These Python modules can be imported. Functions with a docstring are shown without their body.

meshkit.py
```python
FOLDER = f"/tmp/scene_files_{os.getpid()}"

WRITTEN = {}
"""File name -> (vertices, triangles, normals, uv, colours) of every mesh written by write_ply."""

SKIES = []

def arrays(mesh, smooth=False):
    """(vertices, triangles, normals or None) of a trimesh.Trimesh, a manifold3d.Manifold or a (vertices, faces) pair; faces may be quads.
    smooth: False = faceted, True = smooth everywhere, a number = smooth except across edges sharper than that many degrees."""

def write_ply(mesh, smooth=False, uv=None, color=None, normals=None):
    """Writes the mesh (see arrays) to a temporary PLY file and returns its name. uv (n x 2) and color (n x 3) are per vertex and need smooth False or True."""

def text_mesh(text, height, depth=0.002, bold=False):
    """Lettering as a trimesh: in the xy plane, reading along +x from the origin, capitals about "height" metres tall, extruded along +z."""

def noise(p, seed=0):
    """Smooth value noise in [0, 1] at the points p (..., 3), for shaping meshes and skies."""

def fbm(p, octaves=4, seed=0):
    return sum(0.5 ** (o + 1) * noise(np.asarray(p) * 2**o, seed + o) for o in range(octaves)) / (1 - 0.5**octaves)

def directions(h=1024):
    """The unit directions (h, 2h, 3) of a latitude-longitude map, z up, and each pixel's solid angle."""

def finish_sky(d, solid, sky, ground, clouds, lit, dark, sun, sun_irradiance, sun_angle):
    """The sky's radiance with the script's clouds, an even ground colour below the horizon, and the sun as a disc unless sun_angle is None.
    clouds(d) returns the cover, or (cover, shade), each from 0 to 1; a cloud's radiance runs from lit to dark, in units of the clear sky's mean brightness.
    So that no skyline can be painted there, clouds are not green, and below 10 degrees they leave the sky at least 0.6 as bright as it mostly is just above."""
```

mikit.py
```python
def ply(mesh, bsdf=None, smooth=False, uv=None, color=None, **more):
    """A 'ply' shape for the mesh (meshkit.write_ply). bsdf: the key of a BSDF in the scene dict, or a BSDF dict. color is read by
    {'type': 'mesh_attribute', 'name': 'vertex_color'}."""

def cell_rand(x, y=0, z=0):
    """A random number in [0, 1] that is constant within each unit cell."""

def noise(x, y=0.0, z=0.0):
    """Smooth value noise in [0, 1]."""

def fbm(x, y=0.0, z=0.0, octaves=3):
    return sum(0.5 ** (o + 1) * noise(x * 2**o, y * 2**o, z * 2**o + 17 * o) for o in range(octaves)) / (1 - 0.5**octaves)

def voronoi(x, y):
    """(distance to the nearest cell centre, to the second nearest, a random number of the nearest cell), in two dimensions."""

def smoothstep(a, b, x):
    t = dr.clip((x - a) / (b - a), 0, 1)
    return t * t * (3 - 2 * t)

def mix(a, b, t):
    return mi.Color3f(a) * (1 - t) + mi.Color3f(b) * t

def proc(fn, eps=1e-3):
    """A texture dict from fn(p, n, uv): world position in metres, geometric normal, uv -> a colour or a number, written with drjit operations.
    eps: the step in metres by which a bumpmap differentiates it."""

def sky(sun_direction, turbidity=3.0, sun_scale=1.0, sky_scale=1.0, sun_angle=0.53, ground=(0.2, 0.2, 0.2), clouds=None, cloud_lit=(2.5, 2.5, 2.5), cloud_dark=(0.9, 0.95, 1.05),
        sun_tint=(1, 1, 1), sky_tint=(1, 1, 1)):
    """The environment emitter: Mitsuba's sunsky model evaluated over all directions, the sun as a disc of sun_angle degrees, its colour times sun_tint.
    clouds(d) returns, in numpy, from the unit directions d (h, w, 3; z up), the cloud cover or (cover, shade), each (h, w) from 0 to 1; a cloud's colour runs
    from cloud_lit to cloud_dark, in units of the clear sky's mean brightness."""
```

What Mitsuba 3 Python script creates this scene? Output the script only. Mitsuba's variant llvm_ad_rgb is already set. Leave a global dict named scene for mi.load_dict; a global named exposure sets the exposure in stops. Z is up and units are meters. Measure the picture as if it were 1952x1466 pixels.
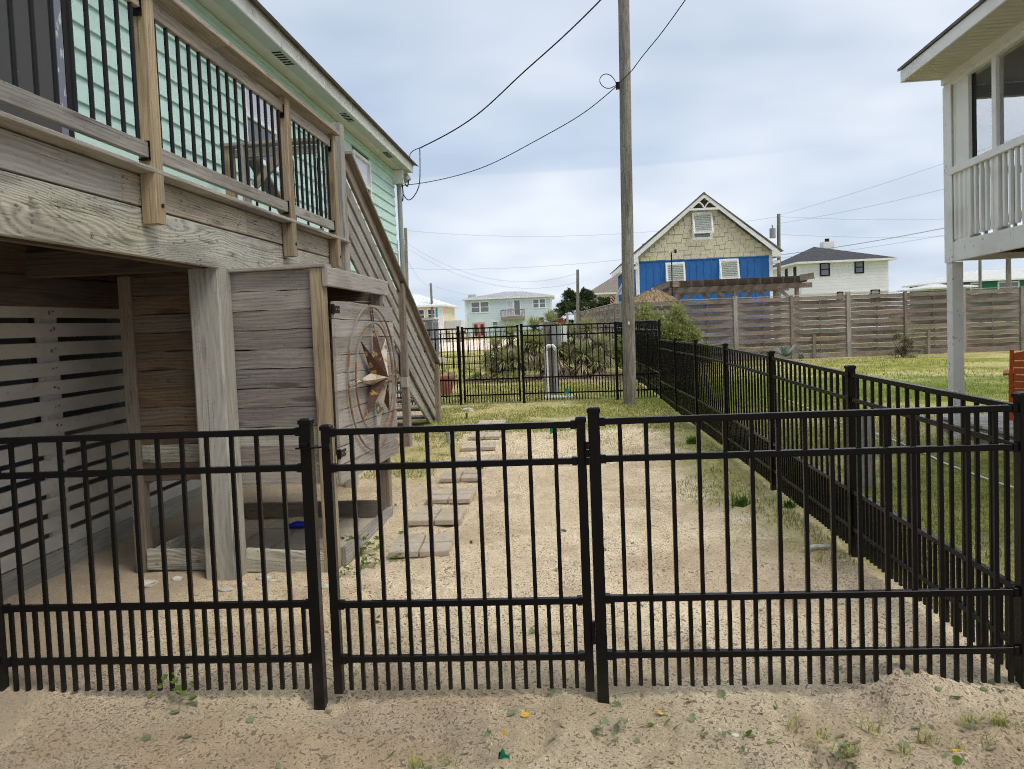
import math, random, numpy as np, trimesh, drjit as dr, mitsuba as mi, mikit, meshkit
from mikit import noise, fbm, voronoi, cell_rand, smoothstep, mix, proc
from shapely.geometry import Polygon
T = mi.ScalarTransform4f
scene, labels = {}, {}
rng = np.random.default_rng(7)

# ---------------------------------------------------------------- camera, sky, exposure
EYE = np.array([0.0, 0.0, 1.74]); YAW, PITCH, ROLL = -0.0629, -0.0466, -0.0401
fwd = np.array([math.sin(YAW) * math.cos(PITCH), math.cos(YAW) * math.cos(PITCH), math.sin(PITCH)])
rgt = np.array([math.cos(YAW), -math.sin(YAW), 0.0]); upv = np.cross(rgt, fwd)
upr = -math.sin(ROLL) * rgt + math.cos(ROLL) * upv
scene['camera'] = {'type': 'perspective', 'fov': 70.34, 'fov_axis': 'x', 'near_clip': 0.1, 'far_clip': 6000.0,
                   'principal_point_offset_x': 0.0, 'principal_point_offset_y': 49 / 1466,
                   'to_world': T().look_at(origin=EYE.tolist(), target=(EYE + fwd).tolist(), up=upr.tolist())}


def clouds(d):
    z = np.maximum(d[..., 2], 0.02)
    q = np.stack([d[..., 0] / (z + .22) * .8, d[..., 1] / (z + .22) * 1.5, np.full_like(z, .3)], -1)
    n = meshkit.fbm(q * 1.3 + 5, 5, 3)
    w = meshkit.fbm(q * np.array([2.2, 1.2, 1]) + 31, 4, 9)
    cover = np.clip(.80 + 1.0 * (n - .5) + .10 * (z - .3), .5, 1)
    cover = np.where(d[..., 2] < .2, np.maximum(cover, .86), cover)
    shade = np.clip(.42 + 2.7 * (w - .5) + .30 * np.clip(1 - d[..., 2] / .25, 0, 1), 0, 1)
    return cover, shade


scene['sky'] = mikit.sky((0.45, -0.35, 0.82), turbidity=3.5, sun_scale=0.38, sun_angle=24.0, clouds=clouds,
                         cloud_lit=(2.38, 2.50, 2.66), cloud_dark=(1.50, 1.74, 2.06), ground=(.3, .27, .22), sun_tint=(.88, .97, 1.10))
exposure = 1.92

# ---------------------------------------------------------------- names
_n = {}


def numbered(k):
    i = _n.get(k, -1) + 1
    _n[k] = i
    return k if i == 0 else f'{k}_{i:03d}'


def tag(key, label=None, cat=None, group=None, kind=None):
    d = labels.setdefault(key, {})
    for a, b in (('label', label), ('category', cat), ('group', group), ('kind', kind)):
        if b: d[a] = b
    return key


def thing(name, label, cat, group=None):
    return tag(numbered(name), label, cat, group)


def put(name, parent, shape, M=None, label=None):
    k = numbered(parent + '__' + name if parent else name)
    scene[k] = {**shape, 'to_world': M} if M is not None else shape
    if label: tag(k, label)
    return k


def obj(name, mesh, mat, parent=None, smooth=False, uv=None, M=None, label=None):
    if isinstance(mesh, tuple) and len(mesh) == 3: mesh, uv = mesh[:2], mesh[2]
    return put(name, parent, mikit.ply(mesh, mat, smooth=smooth, uv=uv), M, label)


# ---------------------------------------------------------------- meshes
HD = 0.019                                               # the green house stands turned a degree against the fences
hr = np.array([math.cos(HD), -math.sin(HD), 0.0]); hf = np.array([math.sin(HD), math.cos(HD), 0.0]); UZ = np.array([0, 0, 1.0])


def hp(x, y, z): return hr * x + hf * y + np.array([0, 0, z])


def unit(v): return np.asarray(v, float) / np.linalg.norm(v)


def board(a, b, w, t, n=(1, 0, 0), c=.004, segs=1, wob=0.0):
    """A chamfered board from a to b, w wide, t thick along n; uv: metres along the grain, metres across plus ten times a random number."""
    a, b = np.asarray(a, float), np.asarray(b, float)
    L = np.linalg.norm(b - a); l = (b - a) / L
    n = np.asarray(n, float); n = unit(n - l * (n @ l)); s = np.cross(n, l)
    c = min(c, .3 * w, .3 * t); hw, ht = w / 2, t / 2
    prof = np.array([(hw - c, ht), (hw, ht - c), (hw, -ht + c), (hw - c, -ht), (-hw + c, -ht), (-hw, -ht + c), (-hw, ht - c), (-hw + c, ht)])
    if c < 1e-5: prof = np.array([(hw, ht), (hw, -ht), (-hw, -ht), (-hw, ht)])
    m = len(prof); u0, v0 = rng.uniform(0, 60), 10 * float(rng.integers(0, 90)) + 2
    q = np.vstack([prof, prof[:1]]); per = np.concatenate([[0], np.cumsum(np.linalg.norm(np.diff(q, axis=0), axis=1))])
    st = np.linspace(0, 1, segs + 1)
    off = (rng.uniform(-wob, wob, (segs + 1, 2)) if wob else np.zeros((segs + 1, 2)))
    rings = []
    for i, f in enumerate(st):
        p = prof.copy()
        if wob: p[:, 0] += np.where(p[:, 0] > 0, off[i, 0] - abs(wob) * .5, off[i, 1] + abs(wob) * .5)
        rings.append(a + (b - a) * f + p[:, :1] * s + p[:, 1:] * n)
    V, F, UV = [], [], []
    for i in range(segs):
        for j in range(m):
            k = (j + 1) % m; o = len(V)
            V += [rings[i][j], rings[i + 1][j], rings[i + 1][k], rings[i][k]]
            ua, ub = u0 + L * st[i], u0 + L * st[i + 1]
            UV += [(ua, v0 + per[j]), (ub, v0 + per[j]), (ub, v0 + per[j + 1]), (ua, v0 + per[j + 1])]
            F += [(o, o + 1, o + 2), (o, o + 2, o + 3)]
    for r, fl, ue in ((rings[0], 0, u0), (rings[-1], 1, u0 + L)):
        o = len(V); V += list(r); UV += [(u0 + 5 + x * .35, v0 + 1 + y * 3) for x, y in prof]
        for j in range(1, m - 1): F.append((o, o + j, o + j + 1) if not fl else (o, o + j + 1, o + j))
    return np.array(V), np.array(F), np.array(UV)


def join(*ms):
    V, F, U, o = [], [], [], 0
    for m in ms:
        V.append(m[0]); F.append(np.asarray(m[1]) + o); o += len(m[0])
        U.append(m[2] if len(m) > 2 else np.zeros((len(m[0]), 2)))
    return np.vstack(V), np.vstack(F), np.vstack(U)


def box(lo, hi, c=.003):
    """Chamfered axis-aligned box."""
    lo, hi = np.asarray(lo, float), np.asarray(hi, float); d = hi - lo; k = int(np.argmax(d))
    m = (lo + hi) / 2; a, b = m.copy(), m.copy(); a[k], b[k] = lo[k], hi[k]
    n = np.zeros(3); n[(k + 1) % 3] = 1; s = (k + 2) % 3
    return board(a, b, d[s], d[(k + 1) % 3], n, c)


def hbox(x0, x1, y0, y1, z0, z1, c=.003):
    v, f, u = box((x0, y0, z0), (x1, y1, z1), c)
    return v[:, :1] * hr + v[:, 1:2] * hf + v[:, 2:] * UZ, f, u


def tube(pts, r, sides=8, caps=True):
    p = np.asarray(pts, float); r = np.broadcast_to(r, (len(p),))
    t = np.gradient(p, axis=0); t /= np.linalg.norm(t, axis=1, keepdims=True) + 1e-12
    ref = np.array([0, 0, 1.0]) if abs(t[:, 2]).mean() < .9 else np.array([1.0, 0, 0])
    a = np.cross(t, ref); a /= np.linalg.norm(a, axis=1, keepdims=True) + 1e-9; b = np.cross(t, a)
    g = np.arange(sides) * 2 * np.pi / sides
    V = (p[:, None] + r[:, None, None] * (np.cos(g)[None, :, None] * a[:, None] + np.sin(g)[None, :, None] * b[:, None])).reshape(-1, 3)
    F = []
    for i in range(len(p) - 1):
        for j in range(sides):
            k = (j + 1) % sides
            F += [(i * sides + j, i * sides + k, (i + 1) * sides + k), (i * sides + j, (i + 1) * sides + k, (i + 1) * sides + j)]
    if caps:
        o = len(V); V = np.vstack([V, p[:1], p[-1:]]); e = (len(p) - 1) * sides
        for j in range(sides):
            k = (j + 1) % sides
            F += [(o, k, j), (o + 1, e + j, e + k)]
    return V, np.array(F)


def poly(pts, n, t):
    """A flat convex-or-not polygon (3-D points, in order) given thickness t along -n."""
    p = np.asarray(pts, float); n = unit(n); e1 = unit(p[1] - p[0]); e2 = np.cross(n, e1)
    pg = Polygon([((q - p[0]) @ e1, (q - p[0]) @ e2) for q in p])
    m = trimesh.creation.extrude_polygon(pg, t, engine='earcut'); v = np.array(m.vertices)
    return p[0] + v[:, :1] * e1 + v[:, 1:2] * e2 + (v[:, 2:] - t) * n, np.array(m.faces)


def quadmesh(grid):
    """(h, w, 3) grid of points -> mesh."""
    h, w = grid.shape[:2]; i, j = np.meshgrid(np.arange(h - 1), np.arange(w - 1), indexing='ij'); a = (i * w + j).ravel()
    return grid.reshape(-1, 3), np.vstack([np.stack([a, a + 1, a + w + 1], 1), np.stack([a, a + w + 1, a + w], 1)])


def tri_soup(T3): return T3.reshape(-1, 3), np.arange(len(T3) * 3).reshape(-1, 3)


def gz(x, y):
    """Height of the ground without its small relief."""
    return np.clip(.0136 * (np.asarray(y, float) - 3.3), -.1, .16)


# ---------------------------------------------------------------- materials
def rgb(*c): return {'type': 'rgb', 'value': list(map(float, c))}


def plain(key, c, rough=.6, spec=.35, metal=0.0, **k):
    scene[key] = {'type': 'twosided', 'b': {'type': 'principled', 'base_color': rgb(*c) if not isinstance(c, dict) else c, 'roughness': rough, 'specular': spec, 'metallic': metal, **k}}


def textured(key, fn, rough=.8, spec=.25, bump=None, eps=1e-3):
    b = {'type': 'principled', 'base_color': proc(fn), 'roughness': rough, 'specular': spec}
    if bump: b = {'type': 'bumpmap', 'arbitrary': proc(bump[0], eps), 'scale': bump[1], 'bsdf': b}
    scene[key] = {'type': 'twosided', 'b': b}


def wood(key, light, dark, tone=.25, ring=1.0, knots=1.0, spots=0.0, green=0.0, line=38.0, rough=.85, arch=4.5, grey=.45):
    def fn(p, n, uv):
        u, v = uv.x, uv.y; k = dr.floor(v / 10); w = v - k * 10
        wave = fbm(u * (1.3 if arch < 6 else .95) + k, w * (7 if arch < 6 else 4.0), k * 3.7, 3)
        s = .5 + .5 * dr.sin(6.2832 * (w * line + arch * wave))
        fine = noise(u * 5, w * 420, k); fib = noise(u * 16, w * 160, k + 9)
        d1, d2, c = voronoi(u * 1.1 + k * 3.3, w * 5.5 + k)
        knot = smoothstep(.16, .03, d1) * (c > .45) * knots
        big = fbm(u * .9 + 7, w * 3, k + 40, 2)
        f = dr.clip(.55 - .42 * ring * (s - .5) * (.5 + big) - .35 * (fine - .5) - .25 * (fib - .5) + .7 * (big - .5) - .7 * knot, 0, 1)
        col = mix(dark, light, f) * (1 + tone * (cell_rand(k, 3) - .5) * 2)
        lum = mi.luminance(col); wth = smoothstep(.42, .62, fbm(u * .7 + 3, w * 5, k + 21, 3))
        col = mix(col, mi.Color3f(lum, lum * .985, lum * .945), grey * wth) * (1 - .20 * smoothstep(.5, .7, fbm(u * 1.7 + 11, w * 9, k + 33, 3)))
        col = col * (1 - .5 * smoothstep(.83, .90, noise(u * 2.2, w * 300, k + 2)))                  # drying checks along the grain
        if green: col = mix(col, mi.Color3f(col.x * .80, col.y * .98, col.z * .70), green * smoothstep(.45, .65, fbm(u * 1.6, w * 6, k + 3, 2)))
        if spots: col = col * (1 - spots * (smoothstep(.84, .90, noise(u * 22, w * 95, k)) + .8 * smoothstep(.90, .94, noise(u * 60, w * 60, k + 5)) + .35 * smoothstep(.55, .8, fbm(u * 2.2, w * 14, k + 11, 3))))
        return col
    textured(key, fn, rough)


wood('wood_post', (.47, .375, .245), (.20, .145, .082), .10, .6, 1, line=30, grey=.12)
wood('wood_rail', (.50, .42, .325), (.22, .17, .12), .14, .6, .7, .25)
wood('wood_beam', (.60, .57, .475), (.20, .188, .15), .06, 1.15, .7, .45, .12, line=52, arch=19.0)
wood('wood_rim', (.60, .52, .415), (.25, .20, .15), .16, .8, .8, .6, line=52, grey=.25)
wood('wood_grey', (.46, .435, .39), (.20, .18, .15), .10, .7, .8, .2)
wood('wood_support', (.46, .445, .39), (.27, .255, .215), .05, .6, .9, .15, .08, line=20, arch=8.0)
wood('wood_shower', (.36, .315, .285), (.135, .11, .10), .20, .7, 1.3, .2)
wood('wood_door', (.455, .415, .37), (.235, .205, .18), .07, .6, .9, .2)
wood('wood_stair', (.32, .265, .205), (.145, .11, .08), .10, .5, .5, .3)
wood('wood_slat', (.41, .385, .345), (.22, .20, .175), .08, .5, .4, .45)
wood('wood_fence', (.36, .285, .235), (.19, .145, .12), .13, .5, .9, .4)
wood('wood_brown', (.25, .165, .10), (.10, .065, .04), .16, .9, 1.2, .3)  # unweathered sheltered brown; shade under the deck is put into the colour too
wood('wood_dark', (.17, .12, .085), (.07, .05, .035), .2, .6, .8)


def paint(key, base, grime, amt=.5, peel=0.0, rough=.55):
    def fn(p, n, uv):
        a = fbm(p.x * 2.1 + p.y * 1.7, p.y * 1.3 - p.x * .4, p.z * 2.5, 4)
        b = noise(p.x * 31 + p.y * 17, p.y * 23, p.z * 37)
        t = smoothstep(.45, .75, a) * amt + .18 * amt * b
        col = mix(base, grime, t)
        if peel:
            q = fbm(p.x * 13 + 3, p.y * 13, p.z * 9, 3)
            q2 = fbm(p.x * 40, p.y * 40, p.z * 22, 2)
            col = mix(col, (.20, .17, .135), peel * smoothstep(.60, .64, q) * smoothstep(.58, .66, q2))
        return col
    textured(key, fn, rough, .35)


paint('paint_white', (.80, .79, .76), (.62, .60, .555), .55)
paint('paint_peel', (.80, .79, .76), (.62, .59, .55), .55, .5)
paint('paint_slat', (.60, .575, .52), (.44, .41, .36), .6, .25)
paint('paint_soffit', (.64, .62, .52), (.50, .48, .39), .5)
paint('paint_grey_soffit', (.46, .50, .45), (.38, .41, .37), .5)
paint('paint_mint', (.50, .68, .615), (.44, .62, .555), .8)
paint('paint_mint_dark', (.20, .40, .335), (.17, .345, .285), .5)
paint('paint_blue', (.022, .135, .41), (.018, .11, .34), .6)
paint('paint_pale', (.60, .71, .75), (.54, .65, .69), .5)
paint('paint_yellow', (.74, .67, .46), (.66, .60, .41), .4)
paint('paint_cream', (.63, .575, .43), (.57, .52, .385), .3)
paint('paint_orange', (.55, .10, .02), (.44, .075, .015), .6)
paint('paint_grey_metal', (.30, .31, .31), (.23, .235, .235), .6, rough=.45)
paint('paint_teal', (.02, .30, .27), (.02, .25, .22), .4)
paint('paint_green', (.02, .17, .10), (.02, .13, .08), .4)
def metal_fn(p, n, uv):
    d = smoothstep(.30, .02, p.z) * (.3 + .9 * noise(p.x * 26, p.y * 26, p.z * 26)); sp = smoothstep(.86, .92, noise(p.x * 240, p.y * 240, p.z * 240))
    return mix(mi.Color3f(.006, .006, .0065), (.16, .135, .10), dr.clip(.12 * d + .30 * sp * (.3 + .7 * smoothstep(.7, 0, p.z)), 0, 1))
textured('black_metal', metal_fn, .22, .12)
plain('black_tube', (.008, .008, .009), .35, .25)
plain('black_cable', (.02, .02, .025), .6)
plain('far_cable', (.22, .24, .27), .7)
plain('white_plastic', (.78, .78, .77), .4)
plain('dark_glass', (.035, .045, .055), .08, .6)
plain('grey_glass', (.16, .19, .22), .08, .6)
plain('pale_glass', (.55, .55, .66), .12, .5)
plain('pink_paint', (.70, .32, .27), .5)
plain('turquoise', (.22, .62, .56), .5)
plain('red_paint', (.45, .01, .03), .5)
plain('green_flag', (.0, .24, .13), .6)
plain('blue_plastic', (.01, .03, .42), .35)
plain('terracotta', (.30, .12, .085), .8)
plain('lime', (.45, .85, .25), .6)
plain('dark_soil', (.05, .04, .03), .9)
plain('near_black', (.012, .011, .010), .8)
plain('leaf_yellow', (.62, .38, .03), .6); plain('leaf_brown', (.20, .10, .05), .8)
# ---------------------------------------------------------------- ground
def axis(knots):
    out = []
    for (a, b, s) in knots: out += list(np.arange(a, b, s))
    return out


far = [60, 70, 82, 96, 115, 140, 180, 240, 330, 480, 700, 1100, 1800, 3000]
gx = np.array([-v for v in far[::-1]] + axis([(-58, -12, 2.5), (-12, -4.4, .5), (-4.4, 3.2, .032), (3.2, 8, .09), (8, 24, .5), (24, 58, 2.5)]) + far)
gy = np.array([-3000, -800, -200, -60, -20] + axis([(-8, 1.6, .6), (1.6, 2.5, .05), (2.5, 4.6, .017), (4.6, 9, .045), (9, 27, .13), (27, 58, 1.6)]) + far)
GX, GY = np.meshgrid(gx, gy)
P3 = np.stack([GX, GY, np.zeros_like(GX)], -1)


def relief(x, y):
    q = np.stack([x, y, np.zeros_like(x)], -1)
    near = np.clip((13 - y) / 9, 0, 1) * (np.abs(x) < 9)
    h = near * (.050 * (meshkit.fbm(q * 1.7, 4, 4) - .5) + .036 * (meshkit.fbm(q * 6, 3, 8) - .5))
    gs = np.random.default_rng(17)
    for i in range(150):                                                                            # old footprints in the loose sand
        cx, cy, a = gs.uniform(-1.4, 1.8), 2.7 + 8 * gs.random() ** 1.5, gs.normal(1.5, .5); ca, sa = math.cos(a), math.sin(a)
        k = (np.abs(x - cx) < .4) & (np.abs(y - cy) < .4)
        if not k.any(): continue
        dx, dy = x[k] - cx, y[k] - cy; r2 = ((dx * ca + dy * sa) / .14) ** 2 + ((dy * ca - dx * sa) / .06) ** 2
        h[k] += gs.uniform(.6, 1.3) * (-.016 * np.exp(-r2 * 1.3) + .009 * np.exp(-(np.sqrt(r2) - 1.35) ** 2 * 5))
    fg = np.exp(-((y - 2.9) / .9) ** 2) * (y < 4.6)
    h += fg * .020 * (meshkit.fbm(q * 15, 3, 12) - .5)
    n2 = .75 + .5 * meshkit.fbm(q * 9, 3, 2)
    for cx, cy, rx, ry, a in ((1.50, 3.33, .17, .18, .105), (1.80, 3.37, .32, .18, .05), (-2.80, 3.36, .26, .20, .075), (-2.45, 3.33, .35, .12, .03), (-1.14, 3.28, .15, .10, -.02), (.17, 3.27, .15, .1, -.02),
                              (.62, 3.12, .30, .16, .02), (-2.9, 4.9, .35, .22, .03)):
        h += a * n2 * np.exp(-((x - cx) / rx) ** 2 - ((y - cy) / ry) ** 2)
    return h


GZ = gz(GX, GY) + relief(GX, GY)
P3[..., 2] = GZ


def ground_at(x, y): return float(gz(x, y) + relief(np.array([float(x)]), np.array([float(y)]))[0])


def ell(p, cx, cy, rx, ry): return dr.square((p.x - cx) / rx) + dr.square((p.y - cy) / ry)


def ground_fn(p, n, uv):
    a = fbm(p.x * .9 + 4, p.y * .9, 0, 4); b = fbm(p.x * 5, p.y * 5, 2, 4); f = noise(p.x * 95, p.y * 95); f2 = noise(p.x * 230, p.y * 230, 3)
    m = fbm(p.x * 2.2 + 9, p.y * 2.2, 5, 3)
    sand = mix((.53, .435, .295), (.70, .59, .42), dr.clip(.5 + 1.3 * (a - .5) + .9 * (b - .5), 0, 1))
    sand = mix(sand, (.40, .31, .21), .6 * smoothstep(1.3, .2, ell(p, 1.35, 4.9, 1.0, .75) + 1.0 * (b - .5)))
    sand = sand * (1 - .26 * smoothstep(3.55, 3.1, p.y + .5 * (m - .5)))                           # damp, dug-over strip in front of the fence
    sand = mix(sand, mi.Color3f(.30, .24, .18), .5 * smoothstep(.52, .68, m) * smoothstep(4.2, 3.4, p.y))
    sand = sand * (.84 + .32 * f) * (.80 + .40 * f2) * (.88 + .24 * fbm(p.x * 9, p.y * 9, 11, 3))
    sand = mix(sand, (.37, .275, .18), .5 * smoothstep(.53, .66, fbm(p.x * 1.5 + 20, p.y * 2.4, 13, 4)))
    sand = mix(sand, (.13, .10, .07), .8 * smoothstep(.74, .82, f + .22 * (b - .5)))
    sand = mix(sand, (.15, .115, .08), .75 * smoothstep(.80, .86, noise(p.x * 150 + 3, p.y * 150, 6) + .25 * (m - .5)))
    sand = mix(sand, (.80, .74, .62), .5 * smoothstep(.90, .95, noise(p.x * 120 + 7, p.y * 120, 4)))
    under = smoothstep(-2.35, -2.75, p.x)                                                           # bare, darker brown ground under the deck
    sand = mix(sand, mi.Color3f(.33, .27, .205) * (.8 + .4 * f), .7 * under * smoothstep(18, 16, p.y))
    g1 = fbm(p.x * 2.6, p.y * 2.6, 7, 4); g2 = noise(p.x * 60, p.y * 60, 8); g3 = noise(p.x * 14, p.y * 22, 9)
    grass = mix((.13, .16, .03), (.40, .36, .11), dr.clip(.45 + 1.0 * (g1 - .5) + .8 * (g2 - .5) + .5 * (g3 - .5), 0, 1))
    dry = mix((.33, .29, .12), (.54, .46, .24), dr.clip(.5 + (g2 - .5) + (g3 - .5), 0, 1))
    lawn = mix(grass, dry, smoothstep(.45, .62, fbm(p.x * .7, p.y * .5, 3, 3)) * .8)
    lawn = mix(lawn, (.09, .15, .022), .8 * smoothstep(1.2, .2, ell(p, 5.5, 15.5, 5.5, 3.0) + 1.5 * (g1 - .5)))
    # where the grass grows
    right = smoothstep(1.95, 2.25, p.x + .3 * (g1 - .5)) * smoothstep(3.4, 6.5, p.y + 3.2 * (g1 - .5) + .6 * (p.x - 2))
    edge = smoothstep(1.15, 1.75, p.x + 1.0 * (g1 - .5)) * smoothstep(4.6, 6.0, p.y) * .75
    back = smoothstep(10.4, 12.6, p.y + 3.5 * (g1 - .5))
    left = smoothstep(1.1, .5, ell(p, -1.85, 9.4, .55, 1.5) + 2.6 * (g1 - .5))
    cover = dr.clip(dr.maximum(dr.maximum(right, edge), dr.maximum(back, left * .9)), 0, 1)
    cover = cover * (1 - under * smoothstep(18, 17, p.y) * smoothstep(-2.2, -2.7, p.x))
    cover = cover * smoothstep(.28, .5, g2 * .5 + g3 * .25 + cover * .62)
    col = mix(sand, lawn, cover)
    mulch = smoothstep(1.1, .7, ell(p, -.6, 21.2, 3.4, 1.7) + .8 * (g1 - .5))
    col = mix(col, mi.Color3f(.16, .11, .075) * (.6 + .8 * g2), mulch * .85)
    bare = smoothstep(1.1, .6, ell(p, 9.2, 24.8, 6.5, .7) + .8 * (g1 - .5)) + smoothstep(1.1, .7, ell(p, 1.0, 19.5, 1.3, 1.2) + .9 * (g1 - .5))
    col = mix(col, mi.Color3f(.36, .27, .19) * (.7 + .6 * g2), dr.clip(bare, 0, 1) * .6)
    return col


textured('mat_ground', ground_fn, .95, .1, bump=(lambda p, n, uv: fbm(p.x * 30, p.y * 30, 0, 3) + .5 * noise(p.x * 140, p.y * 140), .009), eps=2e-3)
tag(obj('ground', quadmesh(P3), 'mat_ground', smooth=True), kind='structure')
plain('mat_road', (.62, .50, .42), .9)
v, f, u = box((-14.5, 48, .164), (-4.2, 84, .172), 0)
tag(obj('driveway', (v, f), 'mat_road'), kind='structure')

# ---------------------------------------------------------------- black metal fences
def picket(z0, z1, w=.0185):
    v, f, u = box((-w / 2, -w / 2, z0), (w / 2, w / 2, z1), .0015)
    return mikit.ply((v, f), 'black_metal')


def cap_mesh(w, z):
    c = w / 2 + .0045
    pts = [(x * c, y * c, z0) for z0 in (z, z + .018) for x, y in ((-1, -1), (1, -1), (1, 1), (-1, 1))] + [(x * c * .66, y * c * .66, z + .025) for x, y in ((-1, -1), (1, -1), (1, 1), (-1, 1))]
    return trimesh.convex.convex_hull(np.array(pts))


def post(parent, x, y, zb, ztop, w=.052, name='post', label=None, zgr=None):
    k = obj(name, box((x - w / 2, y - w / 2, zb - .15), (x + w / 2, y + w / 2, ztop), .002), 'black_metal', parent, label=label)
    m = cap_mesh(w, ztop - .004); m.apply_translation((x, y, 0))
    obj('cap', m, 'black_metal', k)
    return k


def rail(parent, p, q, w=.027, h=.029, name='rail'):
    p, q = np.array(p), np.array(q)
    obj(name, board(p, q, w, h, (0, 0, 1), .002), 'black_metal', parent)
    d = unit(q - p)
    if p[1] < 9:
        for e, sg in ((p, 1), (q, -1)): obj('bracket', board(e + d * sg * .001, e + d * sg * .024, w + .008, h + .010, (0, 0, 1), .002), 'black_metal', parent)


LOW = dict(rails=(1.283, 1.112, .463, .199), full=picket(.052, 1.285), puppy=picket(.052, .470))
TALL = dict(rails=(1.548, 1.360, .512, .192), full=picket(.040, 1.552), puppy=picket(.040, .520))


def panel(parent, a, b, kind, za=0.0, zb=0.0, n=16, first=True, inset=.026, jig=.002):
    """Rails and pickets between two post centres a and b (x, y); za, zb: how far the panel's ends stand above z = 0. n: spaces between full pickets."""
    a, b = np.array(a, float), np.array(b, float); d = unit(b - a); L = np.linalg.norm(b - a)
    p, q = a + d * inset, b - d * inset
    for z in kind['rails']: rail(parent, (*p, z + za), (*q, z + zb))
    for i in range(1, 2 * n):
        t = i / (2 * n); o = a + (b - a) * t
        r = math.degrees(math.atan2(d[1], d[0]))
        put('picket' if i % 2 == 0 else 'short_picket', parent, kind['full' if i % 2 == 0 else 'puppy'],
            T().translate([o[0], o[1], za + (zb - za) * t + rng.uniform(-jig, jig)]).rotate([0, 0, 1], r + rng.uniform(-1, 1)))


YF, XS = 3.31, 2.03
t = thing('metal_fence', 'low black metal picket fence left of the front gate', 'fence')
post(t, -1.184, YF, 0, 1.322, label='gate post that takes the latch'); post(t, -2.775, YF, .03, 1.322)
panel(t, (-2.775 + .02, YF), (-1.184, YF), LOW, n=13)
t = thing('metal_fence', 'low black metal picket fence between the front gate hinges and the right corner post', 'fence')
post(t, .152, YF, 0, 1.332, label='gate post that carries the hinges'); post(t, XS, YF, .02, 1.335)
panel(t, (.152, YF), (XS, YF), LOW, .002, .004, n=16)

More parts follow.
